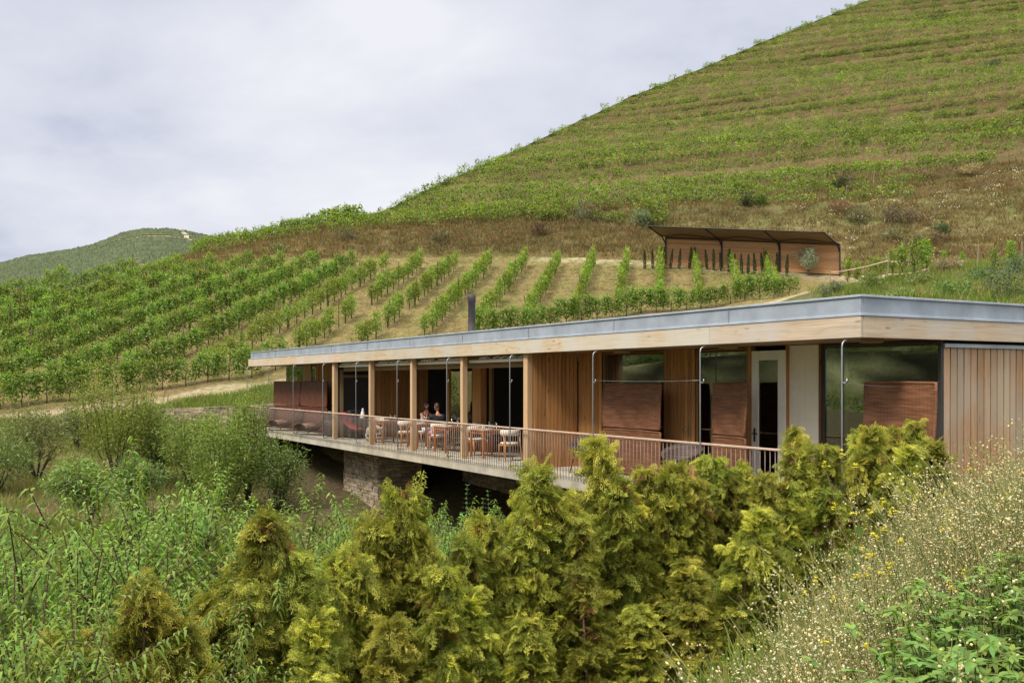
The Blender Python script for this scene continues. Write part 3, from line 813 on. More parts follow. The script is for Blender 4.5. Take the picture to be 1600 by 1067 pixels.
# trellis posts of the field
g = Geo(); rod(g, [(0, 0, -.3), (.01, 0, .9), (0, .01, 1.95)], .045, .04, np.array((1.5, 1.25, 1.0)), 6); POST1 = g.mesh('trellis_post', M['bark'])
g = Geo(); rod(g, [(0, 0, -.3), (.02, 0, .9), (.05, .01, 2.0)], .04, .035, np.array((2.6, 2.4, 2.2)), 6); POST2 = g.mesh('trellis_post', M['bark'])
for (x, y, i) in row_posts:
    p = float(px_of(x, y)); z = hz(x, y)
    if not -20 < p < 1620 or 595 - F * (z + 1.9 - EYE) / y > roofline(p): continue
    topmost = y > YA(p) - 7
    o = link('trellis_post', POST2 if topmost and i > -2 else POST1); o.location = (x, y, z); o.rotation_euler = (rnd.gauss(0, .04), rnd.gauss(0, .05), rnd.random() * 6)
    tag(o, ('pale end post atop ' if topmost and i > -2 else 'brown trellis post in ') + row_words(i), 'trellis post', ('end post at the top of ' if topmost and i > -2 else 'brown posts of ') + row_words(i))

# vines on the hill terraces, and the terrace left of the hill: a far mass
PH = [lod_vine(90, .17, VINE_G * np.array((1.2, 1.12, 1.1)) * rng.uniform(.8, 1.15), .2, 1.15, 1.25, .2, 4) for _ in range(6)]
places = []
def end_px(i): return {0: 1405, 1: 1425, 2: 1540, 3: 1590}.get(i, 2000)
for i, zk in enumerate(ROWZ[:-2]):
    for rep in range(2 if i in (2, 4, 5) or i % 3 == 1 else 1):
        p = float(np.interp(zk, _sz, _sp)) + 2
        while p < min(end_px(i), 1720):
            d, z = row_point(zk, np.array(p), .28 + .0 * rep if rep == 0 else .02, .06 if rep == 0 else .0)
            d = float(d); z = float(z)
            step = 1.15 * F / d * .92
            p += step * rng.uniform(.8, 1.2)
            if z + .4 > float(sil_z(p)) and p > 560: continue
            if d < 60: continue
            gap = .04 + (.12 if (math.sin(p * .013 + i * 1.9) > .62) else 0) + (.08 if p > 1250 and i < 9 else 0)
            if rng.random() < gap: continue
            places.append(((p - 800) / F * d + rng.normal() * .1, d + rng.normal() * .1, hill_height(p, d) - .05, rng.normal() * .15 - .2, rng.uniform(.75, 1.2) * (1.15 if i < 6 else .9), rng.integers(0, 6)))
for fr in (.12, .45, .8):       # rows on the terrace between the bank and the hill
    p = 300.0
    while p < 1030:
        d0 = float(np.interp(p, B_PX, B_D)); d1 = max(float(contour_depth(Z0, np.array(p))), d0 + 1); d = min(d0 + (d1 - d0) * fr, float(sil_d(p)) - .3)
        p += 1.1 * F / d * rng.uniform(.75, 1.15)
        if rng.random() < (.1 if p < 820 else .45): continue
        places.append(((p - 800) / F * d, d + rng.normal() * .1, hill_height(p, d) - .05, rng.normal() * .2, rng.uniform(.85, 1.2), rng.integers(0, 6)))
for p in np.arange(215, 560, 3.6):       # along the crest on the left
    d = float(sil_d(p)) - rng.uniform(.2, 1.2)
    places.append(((p - 800) / F * d, d, hill_height(p, d) - .1, rng.normal() * .3, rng.uniform(.75, 1.15) * (1.35 if 505 < p < 560 else 1) * (.6 if p < 300 else 1), rng.integers(0, 6)))
for p in np.arange(570, 1360, 3.0):     # along the skyline of the hill
    d = float(sil_d(p)) - rng.uniform(.3, 2.5)
    if rng.random() < .25: continue
    places.append(((p - 800) / F * d, d, hill_height(p, d) - .1, rng.normal() * .3, rng.uniform(.45, .8), rng.integers(0, 6)))
merged('hillside_vines', places, PH, M['vine_far'], 'terraced grapevine rows covering the big hill', 'vineyard')
print('hill vines', len(places), 'field', len(vis), len(rest))

# slim stakes standing along the skyline and terraces of the hill
g = Geo()
hp = []
for i, zk in enumerate(ROWZ[:-2]):
    p = float(np.interp(zk, _sz, _sp)) + 4 + rng.uniform(0, 40)
    while p < min(end_px(i), 1620):
        d, z = row_point(zk, np.array(p), .3); d = float(d)
        if d > 60 and float(z) + .4 < float(sil_z(p)): hp.append(((p - 800) / F * d, d, hill_height(p, d), i))
        p += 7.5 * F / d * rng.uniform(.7, 1.4)
rnd.shuffle(hp); hp.sort(key=lambda a: a[1])
for x, y, z, i in hp[:110]:
    o = link('vine_stake', POST2 if rnd.random() < .4 else POST1); o.location = (x, y, z); o.rotation_euler = (rnd.gauss(0, .05), rnd.gauss(0, .06), 0); o.scale = (1, 1, rnd.uniform(.75, .95))
    tag(o, 'wooden vine stake on the %s terrace of the hill above the bank' % ordinal(i + 1), 'vine stake', 'stakes on the %s hill terrace' % ordinal(i + 1))

# dry grass on the bank and the lower slopes of the hill (ground cover)
def tuft(n, h, spread, base, wd=.03):
    P = np.stack([rng.normal(size=n) * spread, rng.normal(size=n) * spread, np.zeros(n) - .05], 1)
    D = np.stack([rng.normal(size=n) * .38, rng.normal(size=n) * .38, np.ones(n)], 1)
    return lances(P, D, rand_dir(n) + .01, h * rng.uniform(.6, 1.3, n), wd, jitc(base, n, .25, .1), .18, .1, 2)
def flat(parts):
    g_ = Geo()
    for p in parts: g_.add(*p)
    return g_.arrays()
WH = [flat([tuft(16, .5, .3, (0.165, 0.12, 0.05), .04), kites(np.concatenate([rng.normal(size=(7, 2)) * .3, rng.uniform(.5, .75, (7, 1))], 1), rand_dir(7), rand_dir(7), .10, .10, (.62, .6, .52), .1)])]
TD = [flat([tuft(22, .5, .32, (0.165, 0.108, 0.048), .045)]) for _ in range(3)] + [flat([tuft(22, .45, .32, (0.125, 0.115, 0.040), .045)]) for _ in range(2)] + [flat([tuft(22, .5, .3, (0.22, 0.165, 0.08), .045)]) for _ in range(2)]
places = []
for _ in range(15000):
    p = rng.uniform(240, 1680); k = rng.random()
    i = int((p - HP[0]) / 5)
    top = float(contour_depth(22.2 if p > 1150 else 19.0, np.array(p)))
    d = float(ya[i] + .3 + (max(top, bd[i] + 1) - ya[i]) * k)
    if d > sd[i]: continue
    if 1030 < p < 1325 and d < 88.5: continue
    places.append(((p - 800) / F * d, d, hill_height(p, d) - .05, rng.random() * 6, rng.uniform(.6, 1.25), 7 if (p > 1240 and d < 100 and rng.random() < .04) else rng.integers(0, 7)))
for i, zk in enumerate(ROWZ[:-3]):       # grassy risers between the hill terraces
    p = float(np.interp(zk, _sz, _sp)) + 2
    while p < 1680:
        d, _z = row_point(zk, np.array(p), rng.uniform(.4, 1.0)); d = float(d)
        p += (.55 if i < 6 else 1.4 if i < 12 else 2.6) * F / d * rng.uniform(.3, 1.2)
        if d < 60 or d > float(sil_d(p)) - .5: continue
        places.append(((p - 800) / F * d, d, hill_height(p, d) - .05, rng.random() * 6, rng.uniform(.6, 1.2), rng.integers(0, 7)))
merged('dry_grass', places, TD + WH, M['grass'], 'dry brown grass on the bank and hill terraces', 'grass')

# scrub and vine rows on the hill across the valley (seen mirrored in the panes)
places = []
for r_ in range(26):
    ox_ = .03 + r_ * .036
    for yy in np.arange(-70, 140, 1.9):
        if rng.random() < .25: continue
        i_, j_ = int(np.clip((yy + 160) / 310 * 89, 0, 89)), int(ox_ * 159); q_ = OV[i_, j_]
        places.append((q_[0], yy - ox_ * 40, q_[2] - .3, rng.random() * 6, rng.uniform(1.5, 2.8), rng.integers(0, 6)))
merged('opposite_vines', places, PH, M['vine_far'], 'vine rows and scrub on the hill across the valley', 'vineyard')

# ------------------------------------------------------------------ the pavilion
bld = empty('restaurant_pavilion', C0, BROT)
tag(bld, 'long low timber pavilion with flat zinc edged roof and cantilevered concrete deck', 'building')
def jit(k=.12): 
    a = 1 + rnd.uniform(-k, k); return (a * (1 + rnd.uniform(-.03, .03)), a, a * (1 + rnd.uniform(-.04, .04)))
def tb(mb, t0, t1, v0, v1, z0, z1, col=(1, 1, 1)): mb.box(-t1, -t0, v0, v1, z0, z1, col)
def prism(mb, ta, va, tb_, vb, th, z0, z1, col=(1, 1, 1)):
    """upright slab from (ta,va) to (tb,vb), th thick towards the inside"""
    a = Vector((-ta, va)); b = Vector((-tb_, vb)); d = (b - a).normalized(); nrm = Vector((-d.y, d.x))
    if nrm.y < 0: nrm = -nrm
    if abs(d.x) < .2: nrm = Vector((-1, 0))
    ps = [a, b, b + nrm * th, a + nrm * th]
    vs = [(p.x, p.y, z0) for p in ps] + [(p.x, p.y, z1) for p in ps]
    cr_ = (b - a).x * nrm.y - (b - a).y * nrm.x
    fs = [(0, 3, 2, 1), (4, 5, 6, 7), (0, 1, 5, 4), (1, 2, 6, 5), (2, 3, 7, 6), (3, 0, 4, 7)]
    if cr_ < 0: fs = [tuple(reversed(f_)) for f_ in fs]
    mb.add(vs, fs, col)
def wall_v(t): return 1.5 + (10 - t) * .05
def on_wall(px, off=0.0):
    t = 5.0
    for _ in range(12): t = px_to_t(px, wall_v(t) + off)
    return t, wall_v(t) + off
def board_run(mb, ta, va, tb_, vb, z0, z1, pitch=.12, gap=.013, th=.028, k=.22, alt=0.0):
    L_ = math.hypot(tb_ - ta, vb - va); n = max(1, round(L_ / pitch))
    for i in range(n):
        a = i / n + gap / 2 / L_; b = (i + 1) / n - gap / 2 / L_
        o = alt if i % 2 else 0.0
        prism(mb, ta + (tb_ - ta) * a, va + (vb - va) * a - o, ta + (tb_ - ta) * b, va + (vb - va) * b - o, th, z0, z1, jit(k))

# deck and floor
mb = MB()
T_END = 34.7
segs = [0.3, 7.0, 13.9, 20.8, 27.7, T_END]
for a, b in zip(segs[:-1], segs[1:]): tb(mb, a + .004, b - .004, 0, 3.2, -.30, 0, jit(.05))
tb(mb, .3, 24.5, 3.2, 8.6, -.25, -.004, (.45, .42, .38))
mb.build('concrete_deck', M['concrete'], bld, .012)
# roof: build-up, timber fascia, zinc edge
mb = MB(); tb(mb, .08, 34.3, .08, 10.5, 2.80, 3.30, (.8, .8, .8)); roof = mb.build('roof', M['zinc'], bld)
mb = MB()
n = 50
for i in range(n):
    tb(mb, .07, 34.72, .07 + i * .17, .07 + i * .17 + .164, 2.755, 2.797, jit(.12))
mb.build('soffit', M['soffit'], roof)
mb = MB()
x = 0.0
for L_ in (3.4, 5.1, 4.2, 5.3, 4.6, 5.2, 7.0):
    tb(mb, x + .002, min(x + L_, 34.8) - .002, 0, .06, 2.73, 3.05, jit(.10)); x += L_
mb.build('timber_fascia', M['fascia'], roof, .006)
mb = MB()
y = .062
for L_ in (3.6, 5.2, 1.6): mb.box(-.06, 0, y, y + L_ - .004, 2.73, 3.05, jit(.08)); y += L_
mb.build('timber_fascia', M['fascia_side'], roof, .006)
mb = MB(); mb.box(-34.8, -34.74, .062, 10.4, 2.73, 3.05, jit(.08)); mb.build('timber_fascia', M['fascia_side'], roof, .006)
mb = MB()
tb(mb, .02, 34.42, .012, .078, 3.052, 3.335); tb(mb, -.012, 34.44, -.012, .16, 3.337, 3.372, (1.05, 1.05, 1.05)); tb(mb, -.010, 34.43, -.010, .01, 3.055, 3.092, (1.12, 1.12, 1.12))
for t in np.arange(2.9, 34.4, 3.45): tb(mb, t, t + .022, -.002, .011, 3.094, 3.335, (.72, .72, .75))
mb.box(-.078, -.018, .08, 10.6, 3.052, 3.335); mb.box(-.16, .014, .162, 10.6, 3.337, 3.372, (1.05, 1.05, 1.05)); mb.box(-.017, .012, .012, 10.6, 3.055, 3.092, (1.12, 1.12, 1.12))
for yv in (4.0, 7.4): mb.box(-.017, .0, yv, yv + .022, 3.094, 3.335, (.72, .72, .75))
mb.box(-34.42, -34.36, .08, 10.5, 3.052, 3.335)
mb.build('zinc_edge', M['zinc'], roof, .004)
# flue pipe
mb = MB(); tf = px_to_t(737, 3.6)
mb.lathe([(0, 3.30), (.16, 3.30), (.16, 3.34), (.125, 3.345), (.125, 4.74), (.14, 4.745), (.14, 5.0), (.12, 5.01), (.12, 4.96), (0, 4.95)], 20, (-tf, 3.6, 0))
mb.build('flue_pipe', M['flue'], roof)
# posts along the front
for t in (10.11, 13.5, 16.83, 20.18, 23.7):
    mb = MB(); w = .095 if t < 11 else (.10 if t > 23 else .07)
    tb(mb, t - w, t + w, .10, .25, 0, 2.752, jit(.08)); mb.build('post', M['post'], bld, .006)
# cross wall beside the dining terrace, running into the building
mb = MB(); board_run(mb, 9.98, .26, 9.98, wall_v(9.98), 0.0, 2.752, .118); mb.build('boarded_wall', M['larch'], bld)
def wall_item(pa, pb, off=0.0):
    a = on_wall(pa, off); b = on_wall(pb, off); return a[0], a[1], b[0], b[1]
mb = MB(); a = on_wall(940); board_run(mb, 9.94, wall_v(9.94), a[0], a[1], 0, 2.752, .118); mb.build('boarded_wall', M['larch'], bld)
def frame_window(pa, pb, name='window', z0=.04, z1=2.74, mull=None, jamb='larch', glass=True):
    ta, va, tb_, vb = wall_item(pa, pb)
    mb = MB(); w = .045
    da = (tb_ - ta) / abs(tb_ - ta)
    prism(mb, ta, va + .03, ta + da * w, va + .03 + (vb - va) * .02, .07, z0, z1, (.6, .6, .6)); prism(mb, tb_ - da * w, vb + .03, tb_, vb + .03, .07, z0, z1, (.6, .6, .6))
    prism(mb, ta + da * w, va + .031, tb_ - da * w, vb + .031, .068, z0 - .04, z0 + .02, (.5, .5, .5)); prism(mb, ta + da * w, va + .031, tb_ - da * w, vb + .031, .068, z1 - .05, z1, (.5, .5, .5))
    fr = mb.build(name, M[jamb], bld)
    mb = MB(); prism(mb, ta + da * w, va + .055, tb_ - da * w, vb + .055, .012, z0 + .02, z1 - .05); mb.build('pane', M['glass'], fr)
    return fr
frame_window(941, 1037); frame_window(1086, 1167)
mb = MB(); ta, va, tb_, vb = wall_item(1037.5, 1085.5); board_run(mb, ta, va, tb_, vb, .01, 2.752, .105); dr = mb.build('wooden_door', M['larch'], bld)
h = on_wall(1076)
mb = MB(); mb.tube([(-h[0], h[1] - .0, 1.05), (-h[0], h[1] - .06, 1.05), (-h[0] - .13, h[1] - .065, 1.05)], .012, 8); mb.box(-h[0] - .02, -h[0] + .02, h[1] - .012, h[1] - .002, .92, 1.15); mb.build('door_handle', M['steel'], dr)
mb = MB(); ta, va, tb_, vb = wall_item(1168, 1173, -.03); prism(mb, ta, va, tb_, vb, .14, 0, 2.752, (1, 1, 1)); mb.build('door_post', M['larch'], bld)
# white glazed door
mb = MB(); ta, va, tb_, vb = wall_item(1174, 1227, -.02)
def lerp_w(k): return ta + (tb_ - ta) * k, va + (vb - va) * k
for k0, k1, z0, z1 in ((0, .2, .02, 2.66), (.78, 1, .02, 2.66), (.2, .78, 2.48, 2.66), (.2, .78, .02, .2)):
    a = lerp_w(k0); b = lerp_w(k1); o = .001 if k0 == .2 else 0
    prism(mb, a[0], a[1] + o, b[0], b[1] + o, .055, z0, z1)
wd = mb.build('white_door', M['white'], bld, .004)
a = lerp_w(.2); b = lerp_w(.78); mb = MB(); prism(mb, a[0], a[1] + .025, b[0], b[1] + .025, .01, .2, 2.48); mb.build('pane', M['glass'], wd)
a = lerp_w(.1); mb = MB(); mb.tube([(-a[0], a[1], 1.06), (-a[0], a[1] - .06, 1.06), (-a[0] + .14, a[1] - .065, 1.06)], .012, 8); mb.box(-a[0] - .02, -a[0] + .02, a[1] - .012, a[1] - .002, .9, 1.16); mb.build('door_handle', M['black'], wd)
mb = MB(); ta, va, tb_, vb = wall_item(1229, 1279, .06)
board_run(mb, ta, va, tb_, vb, .02, 2.74, .14, .002, .03, .02); mb.build('white_panel', M['cream_paint'], bld)
mb = MB(); ta, va, tb_, vb = wall_item(1227.5, 1230, 0); prism(mb, ta, va, tb_, vb, .1, 0, 2.752); ta, va, tb_, vb = wall_item(1279.5, 1283, 0); prism(mb, ta, va, tb_, vb, .1, 0, 2.752, (.35, .35, .35)); mb.build('jamb', M['larch'], bld)
frame_window(1283.5, 1468, jamb='dark')
tc_, vc_ = on_wall(1470)
mb = MB(); mb.box(-tc_ - .045, -tc_ + .012, vc_ - .012, vc_ + .05, 0, 2.752, (.9, .9, .9)); mb.build('corner_post', M['dark'], bld)
# side wall with weathered boards and a flashing strip
mb = MB(); 
yb_ = vc_ + .054; ib_ = 0
while yb_ < 10.2:
    w_ = .172 + rnd.uniform(-.006, .006); o_ = .022 if ib_ % 2 else 0.0
    mb.box(-tc_ - .03, -tc_ + .005 + o_ * .1, yb_ + .014, yb_ + w_ - .014, -1.2, 2.62, jit(.14)); yb_ += w_; ib_ += 1
mb.build('boarded_wall', M['larch_grey'], bld)
mb = MB(); mb.box(-tc_ - .03, -tc_ + .04, vc_ + .052, 10.3, 2.622, 2.68, (1.3, 1.3, 1.3)); mb.build('flashing', M['zinc'], bld)
mb = MB(); mb.box(-tc_ - .09, -tc_ - .035, vc_ + .054, 10.3, -1.2, 2.7); mb.build('wall_backing', M['dark'], bld)
# rooms behind the glass
mb = MB()
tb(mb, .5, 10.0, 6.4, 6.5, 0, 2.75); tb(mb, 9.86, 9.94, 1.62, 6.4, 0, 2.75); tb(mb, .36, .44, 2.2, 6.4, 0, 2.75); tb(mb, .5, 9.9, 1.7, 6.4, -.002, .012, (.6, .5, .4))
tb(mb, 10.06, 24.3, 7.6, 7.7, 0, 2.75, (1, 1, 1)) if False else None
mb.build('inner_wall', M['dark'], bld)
# curtain behind the corner window
mb = MB(); ta, va = on_wall(1287, .25); tb_, vb = on_wall(1322, .25)
gr = []
for zz in (.1, 1.4, 2.7): gr.append([(-(ta + (tb_ - ta) * k), va + (vb - va) * k + .035 * math.sin(k * 40), zz) for k in np.linspace(0, 1, 60)])
mb.sheet(gr); cu = mb.build('curtain', M['cream'], bld); cu.modifiers.new('thick', 'SOLIDIFY').thickness = .004

# dining room: back wall with openings, panels and columns
def room_slab(name, mat, pa, pb, v, z0, z1, th=.08, boards=None, col=(1, 1, 1)):
    mb = MB(); a, b = px_to_t(pa, v), px_to_t(pb, v)
    if boards: board_run(mb, a, v, b, v, z0, z1, boards)
    else: prism(mb, a, v, b, v, th, z0, z1, col)
    return mb.build(name, M[mat], bld)
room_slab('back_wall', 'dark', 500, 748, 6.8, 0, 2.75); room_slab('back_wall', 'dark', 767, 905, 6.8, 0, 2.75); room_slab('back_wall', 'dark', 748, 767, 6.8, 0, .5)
room_slab('back_window', 'glass', 748, 767, 6.84, .5, 2.7, .01)
def v_at(px, t): k = (px - 800) / F; return (k * (C0.y + DD.y * t) - (C0.x + DD.x * t)) / (EE.x - k * EE.y)
mb = MB(); tb(mb, 24.5, 24.6, .42, 8.4, 0, 2.75); mb.build('inner_wall', M['dark'], bld)  # end wall; front stretch is a dark slab standing in for the shaded opening
mb = MB(); board_run(mb, 24.3, v_at(582, 24.3), 24.3, v_at(641, 24.3), 0, 2.75, .17); board_run(mb, 24.42, v_at(641, 24.42), 24.42, v_at(669, 24.42), 0, 2.75, .17); mb.build('wood_panel', M['larch'], bld)
mb = MB(); tb(mb, 24.36, 24.44, v_at(523, 24.4), v_at(527, 24.4), 0, 2.75, (.6, .65, .6)); tb(mb, 24.36, 24.44, v_at(531, 24.4), v_at(536, 24.4), 0, 2.5, (.5, .55, .5)); tb(mb, 24.36, 24.44, v_at(536, 24.4), v_at(578, 24.4), 2.2, 2.3, (.4, .45, .4)); mb.build('frame_strip', M['post'], bld)
mb = MB(); tb(mb, 24.40, 24.46, v_at(540, 24.4), v_at(576, 24.4), 1.5, 1.56, (1, 1, 1)); tb(mb, 24.0, 24.4, v_at(545, 24.2), v_at(578, 24.2), .0, 1.0, (1.5, 1.4, 1.3)); mb.build('sideboard', M['dark'], bld)
room_slab('column', 'larch', 697, 702, 3.0, 0, 2.75, .16); room_slab('column', 'larch', 738, 751, 2.2, 0, 2.75, .2); room_slab('column', 'post', 764, 768, 4.5, 0, 2.75, .1)
room_slab('sliding_pane', 'glass', 705, 737, 2.3, .03, 2.7, .015)
# head rail with rolled up blinds
for (a, b) in ((10.3, 13.4), (13.6, 16.74), (16.92, 20.08), (20.28, 23.58)):
    mb = MB(); mb.tube([(-b + .03, .3, 2.60), (-a - .03, .3, 2.60)], .045, 10)
    k_ = a + .3
    while k_ < b - .3:
        if rnd.random() < .6: mb.tube([(-k_, .22, 2.66), (-k_ + .1, .3, 2.70), (-k_ + .16, .36, 2.65)], .018, 5)
        k_ += .19
    mb.build('rolled_blind', M['white'], bld)
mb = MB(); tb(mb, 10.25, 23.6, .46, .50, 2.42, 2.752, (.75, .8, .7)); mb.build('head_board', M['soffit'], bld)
# sheltered terrace at the far end: window, column, boards
def far_item(name, mat, pa, pb, z0, z1, boards=None, v=1.5, th=.1):
    return room_slab(name, mat, pa, pb, v, z0, z1, th, boards)
far_item('window', 'glass', 447, 473.5, .04, 2.74, th=.012); far_item('column', 'post', 474, 485.5, 0, 2.752, v=1.46, th=.2); far_item('window', 'glass', 486, 492.5, .04, 2.74, th=.012)
far_item('boarded_wall', 'larch', 493, 524, 0, 2.752, .12)
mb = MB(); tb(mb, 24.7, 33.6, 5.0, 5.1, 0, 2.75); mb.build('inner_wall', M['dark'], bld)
# round lamps under the soffit
for p in (972, 1138, 1362):
    t = px_to_t(p, 1.0); mb = MB(); mb.lathe([(0, 2.69), (.17, 2.69), (.18, 2.70), (.18, 2.752)], 20, (-t, 1.0, 0)); mb.build('ceiling_lamp', M['soffit'], bld)

# stone piers and wall carrying the deck
def stone_block(mb, t0, t1, v0, v1, z0, z1, seed):
    r_ = random.Random(seed); z = z0
    while z < z1 - .02:
        h_ = min(r_.uniform(.06, .15), z1 - z)
        for face in range(4):
            length = (t1 - t0) if face < 2 else (v1 - v0); s_ = 0.0
            while s_ < length - .01:
                l_ = min(r_.uniform(.16, .5), length - s_)
                o = r_.uniform(0, .05); d = .22
                k = r_.uniform(.6, 1.3); c = (k * r_.uniform(.95, 1.1), k, k * r_.uniform(.85, 1.05))
                e_ = .006
                if face == 0: tb(mb, t0 + s_ + e_, t0 + s_ + l_ - e_, v0 - o, v0 + d, z + e_, z + h_ - e_, c)
                elif face == 1: tb(mb, t0 + s_ + e_, t0 + s_ + l_ - e_, v1 - d, v1 + o, z + e_, z + h_ - e_, c)
                elif face == 2: tb(mb, t0 - o, t0 + d, v0 + s_ + e_, v0 + s_ + l_ - e_, z + e_, z + h_ - e_, c)
                else: tb(mb, t1 - d, t1 + o, v0 + s_ + e_, v0 + s_ + l_ - e_, z + e_, z + h_ - e_, c)
                s_ += l_
        z += h_
tA, tB = px_to_t(592, 1.0), px_to_t(538, 1.0)
mb = MB(); stone_block(mb, tA, tB, 1.0, 2.6, -4.2, -.31, 3); mb.build('stone_pier', M['stone'], bld)
tC = px_to_t(968, .9)
mb = MB(); stone_block(mb, tC - 1.6, tC, .9, 2.4, -4.2, -.31, 5); mb.build('stone_pier', M['stone'], bld)
mb = MB(); stone_block(mb, .5, tA - .1, 4.2, 4.6, -4.4, -.31, 8); mb.build('stone_wall', M['stone'], bld)
gr = []
for i in range(15):      # dark earth cut behind the far pier
    gr.append([(-(tB + .05 + (34.5 - tB) * j / 30), 3.0 - 1.5 * i / 14 + rnd.uniform(-.12, .12) - .5 * (j / 30), -.31 - (1 - .78 * (j / 30)) * 3.6 * (i / 14) + rnd.uniform(-.08, .08)) for j in range(31)])
mb = MB(); mb.sheet(gr); mbo = mb.build('earth_bank', M['soil']); mbo.location = C0; mbo.rotation_euler = (0, 0, BROT); tag(mbo, kind='structure')

# retaining wall of dry stone behind the far end of the deck
rw = MB()
def stone_wall_line(mb, a, b, z0a, z1a, z0b, z1b, seed, th=.45):
    r_ = random.Random(seed); a = Vector(a); b = Vector(b); L_ = (b - a).length; d = (b - a) / L_; nrm = Vector((-d.y, d.x))
    s_ = 0.0
    z = 0.0
    while z < 2.2:
        h_ = r_.uniform(.07, .16); s_ = 0.0
        while s_ < L_ - .01:
            l_ = min(r_.uniform(.2, .6), L_ - s_); f_ = (s_ + l_ / 2) / L_
            lo = z0a + (z0b - z0a) * f_; hi = z1a + (z1b - z1a) * f_
            if lo + z < hi:
                k = r_.uniform(.55, 1.25); o = r_.uniform(-.03, .03); e_ = .008
                M4 = Matrix.Translation((a.x + d.x * s_, a.y + d.y * s_, lo + z)) @ Matrix(((d.x, nrm.x, 0, 0), (d.y, nrm.y, 0, 0), (0, 0, 1, 0), (0, 0, 0, 1)))
                mb.box(e_, l_ - e_, -th / 2 + o, th / 2 + o, e_, min(h_, hi - lo - z) - .004, (k * r_.uniform(.95, 1.1), k, k * .92), M4)
            s_ += l_
        z += h_
stone_wall_line(rw, (-19.5, 50.6), (-8.3, 46.9), -.9, .55, -1.0, 1.15, 4)
tag(rw.build('retaining_wall', M['stone']), 'low dry stone retaining wall beyond the far end of the deck', 'stone wall')

# ------------------------------------------------------------------ railing
rl = empty('balcony_railing', C0, BROT); tag(rl, 'long railing of thin rusty bars with a wooden handrail on the deck edge', 'railing')
mb = MB(); tb(mb, .5, 34.72, -.055, -.005, .925, .965); mb.box(-34.72, -34.67, .0, 3.0, .925, .965); mb.build('handrail', M['rail'], rl, .008)
mb = MB(); mb.tube([(-.52, 0, 0), (-.0 - .52, 0, 1)], .0065, 6); bar_v = None
ts = list(np.arange(.56, 34.7, .118))
def bal(mb, t, v): mb.tube([(-t, v, -.10), (-t, v, .926)], .0075, 6)
mb = MB(); bal(mb, 0, 0); bme = mb.mesh('baluster', M['rust'])
for t in ts[:100]:
    o = link('baluster', bme, rl); o.location = (-t, -.03, 0)
mb = MB()
for t in ts[100:]: bal(mb, t, -.03)
for v in np.arange(.1, 3.0, .118): bal(mb, 34.695, v)
tag(mb.build('balusters', M['rust'], rl), kind='stuff')

# galvanised poles standing along the deck edge
mb = MB(); pts = [(.0, .30, .012), (-.16, .26, .012), (-.2, .1, .012), (-.08, -.02, .02), (0, -.04, .14), (0, -.075, .3), (0, -.075, 2.60), (0, -.06, 2.655), (.0, -.02, 2.69), (0, .05, 2.70), (0, .13, 2.69)]
mb.tube(pts, .0125, 8); pole_me = mb.mesh('steel_pole', M['steel'])
mb = MB(); mb.tube([(0, -.075, 2.06), (.06, -.075, 2.04), (.09, -.075, 2.06), (.10, -.075, 2.11)], .011, 6); hook_me = mb.mesh('hook', M['steel'])
pole_t = [.294, 3.567, 6.995, 10.55, 14.03, 17.47, 20.95, 24.3, 27.84, 31.3, 34.75]
pole_words = ['nearest the roof corner, before the wide wicker screen', 'before the white door', 'before the boarded wall and wicker screen', 'just left of the thick corner post', 'between the two rightmost dining tables', 'right of the seated couple', 'before the red chair', 'beside the post left of the red chair', 'before the two dark wicker screens', 'before the leftmost wicker lounger', 'at the far end of the deck']
pole_words[4] = 'among the dining tables, second left of the thick corner post'; pole_words[5] = 'among the dining tables, third left of the thick corner post'
for t, wds in zip(pole_t, pole_words):
    o = empty('steel_pole', W(t, 0, 0), BROT); tag(o, 'hooked galvanised pole ' + wds, 'pole', 'hooked steel poles along the deck edge')
    link('pole_tube', pole_me, o); link('hook', hook_me, o)
def wire(t0, t1, z, sag, words, v1=-.075):
    mb = MB(); mb.tube([(-(t0 + (t1 - t0) * k), -.075 + (v1 + .075) * k, z - sag * 4 * k * (1 - k)) for k in np.linspace(0, 1, 9)], .0028, 5)
    o = mb.build('wire', M['steel']); o.location = C0; o.rotation_euler = (0, 0, BROT); tag(o, words, 'wire')
wire(6.995, 3.567, 2.09, .02, 'thin wire strung between the poles before the wooden door')
wire(.294, tc_, 2.07, .08, 'thin sagging wire from the corner pole to the boarded side wall', vc_ - .02)

